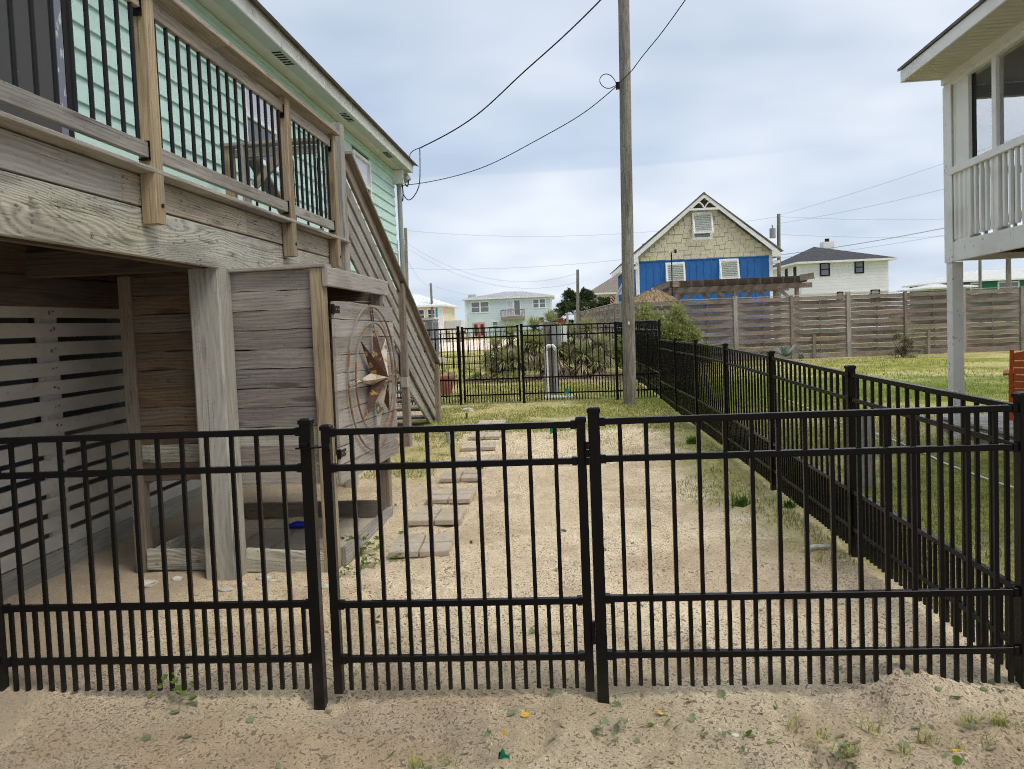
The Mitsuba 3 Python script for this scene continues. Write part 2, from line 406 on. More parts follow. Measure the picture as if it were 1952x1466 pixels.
# the front gate
t = thing('metal_gate', 'closed black metal picket gate in the front fence with a latch on its left', 'gate')
for x in (-1.090, .093):
    obj('frame_post', box((x - .0205, YF - .0205, .035), (x + .0205, YF + .0205, 1.288), .002), 'black_metal', t)
    m = cap_mesh(.041, 1.286); m.apply_translation((x, YF, 0)); obj('cap', m, 'black_metal', t)
for z in (1.276, 1.108, .458, .196): rail(t, (-1.069, YF, z - .002), (.072, YF, z))
for i in range(1, 20):
    x = -1.090 + 1.183 * i / 20; full = i % 2 == 0
    put('picket' if full else 'short_picket', t, LOW['full' if full else 'puppy'], T().translate([x, YF, -.006 + rng.uniform(-.002, .002)]))
for z in (1.145, .315):
    h = obj('hinge', join(box((.075, YF - .026, z - .055), (.100, YF - .021, z + .055), .001), box((.128, YF - .031, z - .055), (.150, YF - .027, z + .055), .001)), 'black_metal', t)
    for zz in (-.036, 0, .036): obj('barrel', tube([(.1155, YF - .022, z + zz - .0165), (.1155, YF - .022, z + zz + .0165)], .0105, 10), 'black_metal', h)
    for zz in (-.035, .035): obj('screw', tube([(.088, YF - .0265, z + zz), (.088, YF - .0285, z + zz)], .004, 8), 'black_metal', h)
la = obj('latch', join(box((-1.212, YF - .034, 1.205), (-1.156, YF - .0265, 1.262), .002), box((-1.20, YF - .046, 1.214), (-1.168, YF - .034, 1.236), .004)), 'black_metal', t)
obj('latch_bar', tube([(-1.225, YF - .042, 1.209), (-1.15, YF - .042, 1.209), (-1.075, YF - .030, 1.213)], .0048, 8), 'black_metal', la)
obj('striker', box((-1.095, YF - .034, 1.200), (-1.068, YF - .021, 1.225), .002), 'black_metal', t)

# the side fence, low part: six panels
t = thing('metal_fence', 'low black metal picket fence running back along the right side of the yard', 'fence')
zo = [0, .018, .046, .066, .072, .052, .046]; zb = [0, .05, .068, .10, .14, .135, .135]
PY = [YF + 1.88 * k for k in range(13)]
for k in range(6):
    if k: post(t, XS, PY[k], zb[k], 1.327 + zo[k])
    panel(t, (XS, PY[k]), (XS, PY[k + 1]), LOW, zo[k], zo[k + 1])
t = thing('metal_fence', 'tall black metal picket fence running on behind the step in the side fence', 'fence')
for k in range(6, 12):
    post(t, XS, PY[k], .14, 1.70)
    panel(t, (XS, PY[k]), (XS, PY[k + 1]), TALL, .155, .155)

# the back fence and its gate
YB = 14.6
t = thing('metal_fence', 'tall black metal fence left of the back gate, behind the stair end', 'fence')
post(t, -1.99, YB, .16, 1.735); panel(t, (-3.87, YB), (-1.99, YB), TALL, .155, .155)
t = thing('metal_fence', 'tall black metal fence right of the back gate, behind the utility pole', 'fence')
post(t, -.705, YB, .155, 1.732); post(t, 1.168, YB, .135, 1.705)
panel(t, (-.705, YB), (1.168, YB), TALL, .155, .145); panel(t, (1.168, YB), (XS - .03, YB), TALL, .145, .15, n=7)
t = thing('metal_gate', 'tall black metal gate in the back fence in front of the spiky bush', 'gate')
for x in (-1.905, -.785):
    obj('frame_post', box((x - .02, YB - .02, .19), (x + .02, YB + .02, 1.715), .002), 'black_metal', t)
    m = cap_mesh(.04, 1.714); m.apply_translation((x, YB, 0)); obj('cap', m, 'black_metal', t)
for z in TALL['rails']: rail(t, (-1.885, YB, z + .152), (-.805, YB, z + .152))
for i in range(1, 20):
    full = i % 2 == 0
    put('picket' if full else 'short_picket', t, TALL['full' if full else 'puppy'], T().translate([-1.905 + 1.12 * i / 20, YB, .15]))

# the fence at the far side of the back yard
YR = 25.3
t = thing('metal_fence', 'farthest low black metal fence, seen through the back fence beyond the spiky bush', 'fence')
xr = [-8.9, -7.02, -5.14, -3.27, -1.74, .72, 1.70, 2.03]
for a, b in zip(xr[:-1], xr[1:]):
    post(t, a, YR, .15, 1.58); panel(t, (a, YR), (b, YR), LOW, .24, .24, n=max(2, round((b - a) / .1175)))
# ---------------------------------------------------------------- the wooden deck in front of the green house (house frame: x' across, y' back)
def hb(name, parent, a, b, w, t_, n, mat, c=.004, segs=1, wob=0.0, label=None):
    """A board between two points given in the house frame; n in the house frame too."""
    N = hr * n[0] + hf * n[1] + UZ * n[2]
    return obj(name, board(hp(*a), hp(*b), w, t_, N, c, segs, wob), mat, parent, label=label)


OX, OY_, OZ = (1, 0, 0), (0, 1, 0), (0, 0, 1)
deck = thing('wooden_deck', 'raised wooden deck with black balusters along the front of the green house', 'deck')
# 6x6 post that carries the beam
hb('support_post', deck, (-2.515, 4.945, -.2), (-2.515, 4.945, 2.215), .19, .225, OX, 'wood_support', .014)
hb('support_post', deck, (-2.475, .9, -.2), (-2.475, .9, 2.215), .155, .145, OX, 'wood_support', .012)
hb('beam', deck, (-2.42, .3, 2.35), (-2.42, 7.62, 2.35), .275, .04, OX, 'wood_beam', .004)
hb('beam', deck, (-2.53, .3, 2.345), (-2.53, 7.55, 2.345), .27, .04, OX, 'wood_dark')
for y0, y1, m in ((.3, 3.80, 'wood_grey'), (3.805, 5.33, 'wood_rim'), (5.335, 7.60, 'wood_rim')):
    hb('rim_board', deck, (-2.414, y0, 2.583), (-2.414, y1, 2.583), .172, .036, OX, m, .003)
for i in range(11):
    x = -2.425 - .143 * i
    hb('deck_board', deck, (x + (.06 if not i else 0), .3, 2.690), (x + (.06 if not i else 0), 7.62, 2.690), .138, .026, OZ, 'wood_grey')
for y in np.arange(.5, 7.7, .41):
    hb('joist', deck, (-3.85, y, 2.575), (-2.435, y, 2.575), .19, .038, OY_, 'wood_dark')
for z in (2.36, 2.12): hb('ledger', deck, (-3.86, .3, z), (-3.86, 7.6, z), .22, .05, OX, 'wood_dark')
hb('cross_beam', deck, (-3.86, 4.93, 2.30), (-2.55, 4.93, 2.30), .18, .08, OY_, 'wood_dark')
RX = -2.345
for y, m, top in ((4.01, 'wood_post', 3.72), (6.04, 'wood_post', 3.72), (7.24, 'wood_post', 3.72), (2.0, 'wood_post', 3.72)):
    k = hb('rail_post', deck, (RX, y, 2.395), (RX, y, top), .092, .092, OX, m, .005)
    obj('bolt', tube([hp(RX + .046, y + .01, 2.50), hp(RX + .053, y + .01, 2.50)], .012, 8), 'near_black', k)
    for yy in (-1, 1):
        for z, zz in ((2.80, 2.815), (3.60, 3.655)):
            obj('bracket', hbox(RX - .028, RX + .028, y + yy * .0465 - .004, y + yy * .0465 + .004, z - .055, z + .055), 'black_metal', k)
            obj('bracket', hbox(RX - .028, RX + .028, y + yy * .0465 - .03 * (yy < 0), y + yy * .0465 + .03 * (yy > 0), z - .056, z - .050), 'black_metal', k)
hb('cap_board', deck, (-2.325, .3, 3.738), (-2.325, 4.9, 3.738), .142, .036, OZ, 'wood_rail')
hb('cap_board', deck, (-2.325, 4.905, 3.738), (-2.325, 7.30, 3.738), .142, .036, OZ, 'wood_rail')
bal = mikit.ply(tube([(0, 0, 2.845), (0, 0, 3.60)], .0125, 10), 'black_tube', smooth=40)
for y0, y1 in ((.4, 1.95), (2.05, 3.962), (4.058, 5.992), (6.088, 7.192)):
    hb('top_rail', deck, (RX, y0, 3.632), (RX, y1, 3.632), .087, .037, OX, 'wood_rail')
    hb('bottom_rail', deck, (RX, y0, 2.803), (RX, y1, 2.803), .087, .037, OX, 'wood_grey')
    n = max(2, round((y1 - y0) / .127))
    for i in range(n):
        put('baluster', deck, bal, T().translate(hp(RX, y0 + (i + .5) * (y1 - y0) / n, 0).tolist()))
# the rail across the far end of the deck and the grey corner post of the stair
hb('rail_post', deck, (-3.62, 7.72, 2.45), (-3.62, 7.72, 3.80), .092, .092, OX, 'wood_post', .005)
hb('rail_post', deck, (-3.45, 7.72, 2.45), (-3.45, 7.72, 3.78), .14, .04, OX, 'wood_grey', .005)
hb('cap_board', deck, (-3.7, 7.72, 3.80), (-2.62, 7.72, 3.80), .142, .036, OZ, 'wood_rail')
hb('top_rail', deck, (-3.55, 7.72, 3.71), (-2.62, 7.72, 3.71), .087, .037, OY_, 'wood_rail')
hb('brace', deck, (-3.36, 7.72, 3.35), (-3.05, 7.72, 3.66), .087, .037, OY_, 'wood_rail')
for i in range(6): put('baluster', deck, bal, T().translate(hp(-3.35 + i * .14, 7.74, .02).tolist()))
hb('bottom_rail', deck, (-3.55, 7.72, 2.82), (-2.62, 7.72, 2.82), .087, .037, OY_, 'wood_grey')

# ---------------------------------------------------------------- the stair
st = thing('wooden_stair', 'long wooden stair running down from the deck to the back with diagonal slat sides', 'stair')
SX, S = -2.385, -.5352
def zs(y): return 3.49 + S * (y - 8.03)
hb('corner_post', st, (-2.40, 7.62, 2.30), (-2.40, 7.62, 3.93), .14, .14, OX, 'wood_grey', .008, label='grey weathered square corner post')
hb('corner_post', st, (-2.42, 7.63, -.1), (-2.42, 7.63, 2.45), .14, .12, OX, 'wood_support', .008)
hb('stair_post', st, (-2.345, 10.05, -.1), (-2.345, 10.05, zs(10.05) - .03), .092, .15, OY_, 'wood_stair', .006)
hb('end_post', st, (-2.345, 12.40, .0), (-2.345, 12.40, zs(12.40) - .03), .10, .15, OY_, 'wood_stair', .006)
hb('post_collar', st, (-2.345, 10.05, .93), (-2.345, 10.05, 1.07), .10, .18, OY_, 'wood_support', .004)
hb('handrail', st, (SX + .04, 7.72, zs(7.72)), (SX + .04, 12.50, zs(12.50)), .15, .038, (0, -S, 1), 'wood_stair')
hb('sub_rail', st, (SX + .028, 7.72, zs(7.72) - .11), (SX + .028, 12.40, zs(12.40) - .11), .13, .038, OX, 'wood_stair')
for off, w in ((.305, .14), (.52, .14), (.735, .14), (.95, .14)):
    hb('side_slat', st, (SX, 7.70, zs(7.70) - off), (SX, 12.38, zs(12.38) - off), w, .03, OX, 'wood_slat')
hb('stringer', st, (SX - .05, 7.70, zs(7.70) - 1.27), (SX - .05, 12.38, zs(12.38) - 1.03), .27, .04, OX, 'wood_slat')
hb('stringer', st, (-3.35, 7.70, zs(7.70) - 1.27), (-3.35, 12.38, zs(12.38) - 1.05), .27, .04, OX, 'wood_dark')
nst = 14
for i in range(nst):
    y = 7.95 + i * .325; z = 2.52 - i * .176
    hb('tread', st, (-3.33, y, z), (-2.46, y, z), .28, .036, OZ, 'wood_slat')
for y in (10.05, 12.42): hb('inner_post', st, (-3.37, y, -.1), (-3.37, y, zs(y) - .03), .09, .09, OY_, 'wood_stair')
hb('inner_handrail', st, (-3.37, 7.72, zs(7.72)), (-3.37, 12.5, zs(12.5)), .142, .038, (0, -S, 1), 'wood_stair')

# ---------------------------------------------------------------- outdoor shower
sh = thing('shower_stall', 'outdoor shower stall of weathered horizontal planks under the deck', 'shower')
FY = 5.06
hb('corner_post', sh, (-1.775, FY, -.2), (-1.775, FY, 2.195), .092, .105, OY_, 'wood_post', .006)
hb('corner_post', sh, (-1.745, 6.50, -.2), (-1.745, 6.50, 2.10), .092, .092, OY_, 'wood_stair', .006)
hb('corner_post', sh, (-3.205, FY + .01, -.2), (-3.205, FY + .01, 2.20), .092, .092, OY_, 'wood_stair', .006)
hb('corner_post', sh, (-3.205, 6.50, -.2), (-3.205, 6.50, 2.10), .092, .092, OY_, 'wood_stair', .006)


def planks(x0, x1, y0, y1, z0, z1, pitch, mats, n, skip=()):
    k = int(round((z1 - z0) / pitch)); p = (z1 - z0) / k
    for i in range(k):
        z = z0 + p * (i + .5)
        hb('plank', sh, (x0, y0, z), (x1, y1, z), p - .0005, .020, n, mats[i] if i < len(mats) else mats[-1], .0015, 7, .0042)


planks(-2.50, -1.825, FY + .0, FY + .0, .655, 2.192, .1365, ['wood_door', 'wood_shower', 'wood_grey'] + ['wood_shower'] * 6 + ['wood_grey', 'wood_grey'], OY_)
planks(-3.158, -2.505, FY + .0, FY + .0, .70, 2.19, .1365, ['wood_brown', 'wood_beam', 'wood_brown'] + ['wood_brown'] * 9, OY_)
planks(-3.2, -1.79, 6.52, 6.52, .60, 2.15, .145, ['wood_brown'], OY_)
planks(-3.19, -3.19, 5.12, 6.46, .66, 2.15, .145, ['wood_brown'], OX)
hb('cap_board', sh, (-2.545, FY, 2.203), (-1.70, FY, 2.212), .14, .024, OZ, 'wood_door')
hb('header', sh, (-1.705, 5.0, 2.135), (-1.705, 6.70, 2.125), .135, .038, OX, 'wood_door')
for i in range(10): hb('added_roof_board', sh, (-3.18 + .143 * i, 5.12, 2.17), (-3.18 + .143 * i, 6.6, 2.17), .142, .02, OZ, 'wood_dark')  # unseen roof over the stall, added to keep its inside dark
hb('base_board', sh, (-2.40, FY - .03, .115), (-1.82, FY - .03, .075), .17, .036, OY_, 'wood_beam')
hb('base_board', sh, (-3.15, FY - .03, .13), (-2.56, FY - .03, .12), .15, .036, OY_, 'wood_beam')
hb('base_board', sh, (-1.712, 5.12, .10), (-1.712, 6.50, .055), .135, .036, OX, 'wood_grey')
hb('base_board', sh, (-3.16, 5.1, .10), (-3.16, 6.5, .09), .14, .036, OX, 'wood_beam')
hb('base_board', sh, (-3.15, 6.45, .115), (-1.74, 6.45, .115), .15, .036, OY_, 'wood_stair')
scene['mat_paver'] = {}


def paver_fn(p, n, uv):
    f = noise(p.x * 60, p.y * 60, p.z * 60); a = fbm(p.x * 4, p.y * 4, 3, 3)
    return mix((.34, .29, .225), (.48, .42, .335), dr.clip(.5 + 1.1 * (a - .5) + .7 * (f - .5), 0, 1))


textured('mat_paver', paver_fn, .95, .1)
for i in range(4):
    for j in range(4):
        x, y = -3.0 + i * .30, 5.14 + j * .30
        obj('paver', hbox(x, x + .284, y, y + .284, .0, .062 + rng.uniform(-.004, .004), .006), 'mat_paver', sh)
# the shower's door, ajar and sagging a little
dr_ = thing('shower_door', 'sagging plank door of the shower stall carrying the rusty star', 'door')
DA = math.atan2(.085, 1.40); dl = hr * math.sin(DA) + hf * math.cos(DA); dn = hr * math.cos(DA) - hf * math.sin(DA)
dl = unit(dl - UZ * .018); D0 = hp(-1.700, 5.075, 0); dz = np.cross(dn, dl); dz = dz * np.sign(dz[2])


def dp(s, z, o=0.0): return D0 + dl * s + dz * z + dn * o


k = 10; p_ = (1.968 - .640) / k
for i in range(k):
    z = .640 + p_ * (i + .5)
    obj('plank', board(dp(0, z), dp(1.395, z + .004 * (i / k - .5)), p_ - .0005, .02, dn, .0015, 9, .0042), 'wood_door', dr_)
for s in (.08, 1.30): obj('batten', board(dp(s, .66, -.022), dp(s, 1.95, -.022), .09, .022, dn), 'wood_stair', dr_)
for s in (.045, 1.02):
    pass
for z in (1.905, .86):
    h = obj('hinge', join(board(dp(.0, z, .013), dp(.105, z, .013), .052, .004, dn, .001), board(dp(-.03, z, .004), dp(.0, z, .013), .07, .01, dn, .001)), 'black_metal', dr_)
    for s in (.035, .082): obj('screw', tube([dp(s, z, .015), dp(s, z, .018)], .006, 8), 'paint_grey_metal', h)
obj('handle', tube([dp(1.33, 1.34, .012), dp(1.345, 1.36, .05), dp(1.375, 1.33, .055), dp(1.385, 1.29, .02)], .009, 8), 'paint_grey_metal', dr_)

# the rusty star
def rust_fn(p, n, uv):
    a = fbm(p.x * 13 + p.y * 9, p.y * 11, p.z * 12, 4); b = noise(p.x * 90, p.y * 90, p.z * 90)
    c = mix((.07, .036, .024), (.17, .09, .04), b)
    c = mix((.42, .40, .33), c, smoothstep(.46, .50, a + .06 * (b - .5)))
    return mix(c, (.36, .21, .08), smoothstep(.43, .46, a) * smoothstep(.50, .47, a) * .9)


textured('mat_rust', rust_fn, .7, .3)
def rust2(c0, c1, lo):
    def fn(p, n, uv):
        a = fbm(p.x * 12 + p.y * 8, p.y * 10, p.z * 11, 4); b = noise(p.x * 90, p.y * 90, p.z * 90)
        return mix(mix(c0, c1, b), (.36, .21, .08), smoothstep(lo, lo + .03, a) * smoothstep(lo + .10, lo + .05, a)) * (.8 + .4 * b) * (1 - .7 * smoothstep(lo + .11, lo + .14, a) * (lo < .5))
    return fn
textured('rust_ring', lambda p, n, uv: mix((.24, .22, .19), (.22, .11, .045), smoothstep(.42, .56, fbm(p.x * 7, p.y * 7, p.z * 7, 3))), .6, .3)
textured('rust_pale', rust2((.52, .50, .44), (.47, .40, .28), .48), .6, .35); textured('rust_dark', rust2((.06, .032, .024), (.11, .055, .034), .56), .75, .25)
sr = thing('metal_star', 'rusty metal star in a double ring hanging on the shower door', 'ornament')
SC, SZ, R1, R2 = .745, 1.365, .585, .455
def ring(r, o, w=.013):
    a = np.linspace(0, 2 * np.pi, 65)
    return tube([dp(SC + r * math.cos(q), SZ + r * math.sin(q), o) for q in a], w / 2, 6, False)
obj('outer_ring', ring(R1, .035, .017), 'rust_ring', sr, smooth=40); obj('inner_ring', ring(R2, .045, .015), 'rust_ring', sr, smooth=40)
for k, (p0, p1) in enumerate(((0, 1), (1, 1), (0, 0), (1, 1), (0, 0), (1, 1), (1, 1), (0, 0))):
    a = math.radians(91 + 45 * k); b0, b1 = a - math.radians(22.5), a + math.radians(22.5); rv = .125
    q = [dp(SC + r * math.cos(b), SZ + r * math.sin(b), o) for r, b, o in ((.455, a, .045), (rv, b0, .050), (rv, b1, .050), (0, 0, .155), (.05, a, .03))]
    V = np.array(q)
    p = obj('star_point', (V, np.array([(0, 4, 1), (0, 2, 4)])), 'rust_dark', sr)
    obj('facet', (np.vstack([V[[0, 1, 3]], V[[0, 1, 3]] - dn * .001]), np.array([(0, 1, 2), (3, 5, 4)])), ('rust_pale', 'rust_dark')[p0], p)
    obj('facet', (np.vstack([V[[0, 3, 2]], V[[0, 3, 2]] - dn * .001]), np.array([(0, 1, 2), (3, 5, 4)])), ('rust_pale', 'rust_dark')[p1], p)
    if k % 2 == 0:
        for da in (-.05, .05): obj('strut', tube([dp(SC + R2 * math.cos(a + da), SZ + R2 * math.sin(a + da), .045), dp(SC + R1 * math.cos(a + da * .8), SZ + R1 * math.sin(a + da * .8), .035)], .0055, 6), 'rust_dark', sr)
obj('hook', tube([dp(SC, SZ + R1, .035), dp(SC, SZ + R1 + .02, .02), dp(SC, SZ + R1 + .01, .008)], .005, 6), 'mat_rust', sr)

# ---------------------------------------------------------------- slat screen below the house
sc = thing('slat_screen', 'dirty white horizontal slat screen closing the space under the green house', 'screen')
for i in range(14):
    z = 2.18 - .0525 - .1445 * i
    for y0, y1 in ((-1.0, 5.18), (5.182, 16.5)):
        hb('slat', sc, (-3.9 + rng.uniform(-.004, .004), y0, z + rng.uniform(-.004, .004)), (-3.9, y1, z + rng.uniform(-.004, .004)), .105, .019, OX, 'paint_slat', .002, label=None)
    for q in (-.02, .022):
        if rng.random() < .8: obj('rust_stain', tube([hp(-3.889, 5.18 + q + rng.uniform(-.01, .01), z + rng.uniform(-.03, .03)), hp(-3.8885, 5.18 + q, z)], .007 + .004 * rng.random(), 7), 'leaf_brown', sc)
for y in (-.8, 2.1, 5.18, 7.9, 10.6, 13.4, 16.2): hb('batten', sc, (-3.935, y, .05), (-3.935, y, 2.2), .19, .04, OX, 'paint_slat')
hb('base_board', sc, (-3.9, -1, .07), (-3.9, 16.5, .13), .19, .04, OX, 'wood_support')

# ---------------------------------------------------------------- the green house
ho = thing('green_house', 'mint green house with lap siding and white eaves on the left above the deck', 'house')
hb('floor_beam', ho, (-3.88, -3.0, 2.42), (-3.88, 16.5, 2.42), .42, .05, OX, 'wood_dark')
obj('floor', hbox(-9.4, -3.93, -3, 16.55, 2.45, 2.6), 'wood_dark', ho)
plain('mat_store', (.15, .17, .20), .7)
obj('interior_wall', hbox(-9.4, -9.3, -3, 16.55, -.2, 2.45), 'near_black', ho)
for y in (1.0, 3.6, 5.55, 6.2, 8.4, 11): obj('storage_panel', hbox(-5.6, -5.5, y, y + .8, -.1, 2.3), 'mat_store', ho)
obj('sheathing', hbox(-4.06, -3.925, -3, 16.55, 2.6, 5.36), 'wood_dark', ho)
obj('end_wall', hbox(-9.4, -4.06, 16.45, 16.55, 2.6, 5.36), 'paint_mint', ho)
OPEN = [(3.15, 5.58, 2.80, 5.30), (8.72, 9.78, 3.93, 5.00), (13.30, 14.46, 4.02, 5.10)]
z = 2.62
while z < 5.33:
    h = min(.208, 5.355 - z); cuts = [(-3.0, 16.50)]
    for a, b, c, d in OPEN:
        if z + h / 2 > c and z + h / 2 < d: cuts = [s for (p, q) in cuts for s in ((p, min(q, a)), (max(p, b), q)) if s[1] - s[0] > .02]
    for p, q in cuts:
        A, B, C, D_ = hp(-3.878, p, z), hp(-3.878, q, z), hp(-3.905, q, z + h + .012), hp(-3.905, p, z + h + .012)
        bx = [hp(-3.925, p, z), hp(-3.925, q, z), hp(-3.925, q, z + h + .012), hp(-3.925, p, z + h + .012)]
        V = np.array([A, B, C, D_, *bx]); F = np.array([(0, 1, 2), (0, 2, 3), (4, 6, 5), (4, 7, 6), (0, 4, 5), (0, 5, 1), (3, 2, 6), (3, 6, 7), (0, 3, 7), (0, 7, 4), (1, 5, 6), (1, 6, 2)])
        obj('siding_board', (V, F), 'paint_mint' if z < 5.1 else 'paint_mint_dark' if z > 6 else 'paint_mint', ho)
    z += .213
plain('mat_felt', (.075, .072, .072), .75, .3); plain('mat_tape', (.17, .18, .21), .35, .5)
fe = obj('felt_panel', hbox(-3.925, -3.893, 3.15, 5.50, 3.12, 5.30), 'mat_felt', ho, label='black building paper over a wall opening')
obj('lower_sheet', hbox(-3.925, -3.897, 3.15, 5.50, 2.80, 3.118), 'mat_felt', fe)
def tape_fn(p, n, uv):
    a = fbm(p.x * 6, p.y * 26, p.z * 7, 4)
    return mix((.15, .16, .20), (.50, .52, .58), smoothstep(.60, .68, a))
textured('mat_tape', tape_fn, .35, .5)
obj('tape_strip', hbox(-3.925, -3.888, 5.445, 5.525, 2.80, 5.30), 'mat_tape', ho); obj('edge_strip', hbox(-3.925, -3.884, 5.53, 5.585, 2.80, 5.30), 'near_black', ho)
for yy, zz in ((4.98, 4.03), (5.0, 3.70), (5.03, 3.46), (5.05, 3.10), (4.55, 4.2), (4.6, 3.8)): obj('nail_cap', tube([hp(-3.893, yy, zz), hp(-3.887, yy, zz)], .018, 8), 'lime', fe)


def window(parent, y0, y1, z0, z1, glass_top='pale_glass', glass_low='dark_glass', X=-3.9, fr='white_plastic', f=.065):
    w = obj('window', join(hbox(X - .03, X + .035, y0, y0 + f, z0, z1), hbox(X - .03, X + .035, y1 - f, y1, z0, z1), hbox(X - .03, X + .033, y0 + f, y1 - f, z1 - f, z1), hbox(X - .03, X + .04, y0 + f, y1 - f, z0, z0 + f)), fr, parent)
    zm = (z0 + z1) / 2
    obj('sash', hbox(X - .02, X + .025, y0 + f, y1 - f, zm - .022, zm + .022), fr, w)
    obj('pane', hbox(X - .012, X - .004, y0 + f, y1 - f, zm + .022, z1 - f, 0), glass_top, w); obj('pane', hbox(X - .012, X - .004, y0 + f, y1 - f, z0 + f, zm - .022, 0), glass_low, w)
    return w


window(ho, 8.72, 9.78, 3.93, 5.00); window(ho, 13.30, 14.46, 4.02, 5.10)
# eaves
E0, E1 = -3.0, 16.80
obj('soffit', hbox(-3.92, -3.70, E0, E1, 5.36, 5.375), 'paint_soffit', ho); obj('soffit', hbox(-3.698, -3.525, E0, E1, 5.352, 5.37), 'paint_grey_soffit', ho)
obj('frieze_board', hbox(-3.925, -3.875, E0, 16.5, 5.29, 5.352), 'paint_mint', ho)
obj('fascia', hbox(-3.525, -3.50, E0, E1, 5.345, 5.515), 'paint_peel', ho)
obj('drip_edge', hbox(-3.53, -3.485, E0, E1 + .01, 5.515, 5.535), 'paint_grey_metal', ho)
def shingle_fn(p, n, uv):
    a = noise(p.x * 12, p.y * 12, p.z * 12); b = noise(p.x * 160, p.y * 160, p.z * 160)
    return mix((.11, .10, .09), (.22, .205, .185), dr.clip(.5 + .8 * (a - .5) + .8 * (b - .5), 0, 1))
textured('mat_shingle', shingle_fn, .95, .15)
rf = obj('roof', (np.array([hp(x, y, zz) for x, zz in ((-3.49, 5.54), (-6.65, 6.75), (-9.8, 5.54)) for y in (E0, E1)] + [hp(x, y, zz) for x, zz in ((-3.49, 5.52), (-6.65, 6.62), (-9.8, 5.52)) for y in (E0, E1)]),
     np.array([(0, 1, 3), (0, 3, 2), (2, 3, 5), (2, 5, 4), (6, 9, 7), (6, 8, 9), (8, 11, 9), (8, 10, 11), (0, 6, 7), (0, 7, 1), (4, 5, 11), (4, 11, 10), (0, 2, 8), (0, 8, 6), (2, 4, 10), (2, 10, 8), (1, 7, 9), (1, 9, 3), (3, 9, 11), (3, 11, 5)])), 'mat_shingle', ho)
for y in np.arange(5.0, E1, .333):
    for j, r in enumerate((0, 1)):
        yy = y + .166 * j; x0 = -3.478 - .14 * j; zz = 5.548 + .054 * j
        obj('shingle', board(hp(x0, yy + .005, zz + rng.uniform(0, .004)), hp(x0, yy + .328, zz + rng.uniform(0, .004)), .17, .008, hr * .36 + UZ, .001), 'mat_shingle', rf)
obj('corner_return', hbox(-3.90, -3.66, 16.38, 16.62, 5.06, 5.35), 'paint_peel', ho)
for yc in (9.45, 12.2, 14.95):
    ve = obj('soffit_vent', hbox(-3.695, -3.56, yc - .27, yc + .27, 5.349, 5.352, 0), 'paint_grey_soffit', ho)
    for i in range(6): obj('louver', hbox(-3.685, -3.57, yc - .24 + i * .085, yc - .20 + i * .085, 5.344, 5.3485, 0), 'near_black', ve)
# electric service: conduit, weatherhead, drooping wires
cd = obj('conduit', tube([hp(-3.80, 16.58, .3), hp(-3.80, 16.58, 5.02)], .055, 12), 'paint_grey_metal', ho, smooth=40)
obj('weatherhead', tube([hp(-3.80, 16.58, 5.0), hp(-3.79, 16.58, 5.12), hp(-3.74, 16.58, 5.2), hp(-3.64, 16.58, 5.22), hp(-3.58, 16.58, 5.13)], [.06, .085, .095, .10, .085], 12), 'paint_grey_metal', cd, smooth=40)
obj('gable_wall', (np.array([hp(x, y, z) for y in (16.43, 16.55) for x, z in ((-3.95, 5.36), (-6.65, 6.62), (-9.35, 5.36))]), np.array([(0, 2, 1), (3, 4, 5), (0, 1, 4), (0, 4, 3), (1, 2, 5), (1, 5, 4), (0, 3, 5), (0, 5, 2)])), 'paint_mint', ho)
# ---------------------------------------------------------------- the white house on the right: its screened porch (s: metres towards the viewer from the corner post, o: metres to the right)
pa = np.array([-0.027, -0.9994, 0.022]); px_ = np.array([.9996, -0.027, 0.0]); PC = np.array([4.92, 9.4, 0.0])


def rp(s, o, z): return PC + pa * s + px_ * o + UZ * z


def rbox(s0, s1, o0, o1, z0, z1, c=.003):
    v, f, u = box((o0, s0, z0), (o1, s1, z1), c)
    return PC + v[:, 1:2] * pa + v[:, :1] * px_ + v[:, 2:] * UZ, f[:, ::-1], u


def insect(key, c, op):
    scene[key] = {'type': 'mask', 'opacity': op, 'b': {'type': 'twosided', 'b': {'type': 'diffuse', 'reflectance': rgb(*c)}}}


insect('mat_screen', (.10, .105, .115), .30)
po = thing('white_house', 'white house on the right with a raised screened porch, white balusters and a beige soffit', 'house')
R = lambda name, m, mat, par=po, **k: obj(name, m, mat, par, **k)
R('porch_post', rbox(-.115, .025, .0, .135, -.1, 2.30, .006), 'paint_peel'); R('porch_post', rbox(-.115, .025, 3.0, 3.14, -.1, 2.30, .006), 'paint_peel'); R('porch_post', rbox(3.4, 3.54, .0, .135, -.1, 2.30, .006), 'paint_peel')
R('beam', rbox(-.13, 6, .0, .05, 2.305, 2.54), 'paint_peel'); R('end_beam', rbox(-.13, -.085, .052, 3.2, 2.32, 2.54), 'paint_peel')
R('inner_beam', rbox(-.08, 6, 1.5, 1.6, 2.32, 2.5), 'wood_dark')
for s in np.arange(.3, 5.8, .5): R('joist', rbox(s, s + .04, .055, 3.1, 2.36, 2.50), 'wood_dark')
R('floor', rbox(-.08, 6, .055, 3.2, 2.505, 2.545), 'wood_grey')
R('corner_post', rbox(-.11, .0, .0, .10, 2.54, 4.47), 'paint_peel'); R('corner_trim', rbox(-.13, .06, -.012, .0, 2.30, 4.47), 'paint_peel')
R('jamb', rbox(.06, .085, .02, .09, 2.545, 4.45), 'paint_white'); R('jamb', rbox(.26, .40, .02, .09, 2.545, 4.45), 'paint_white'); R('siding_panel', rbox(.085, .26, .03, .06, 2.545, 4.45), 'paint_white')
for s in (.88, 1.95, 3.0, 4.1): R('stud', rbox(s, s + .085, .02, .105, 2.545, 4.45), 'paint_white')
R('header', rbox(-.13, 6, .0, .13, 4.45, 4.60), 'paint_white'); R('frieze', rbox(-.13, 6, -.03, -.002, 4.50, 4.66), 'paint_white')
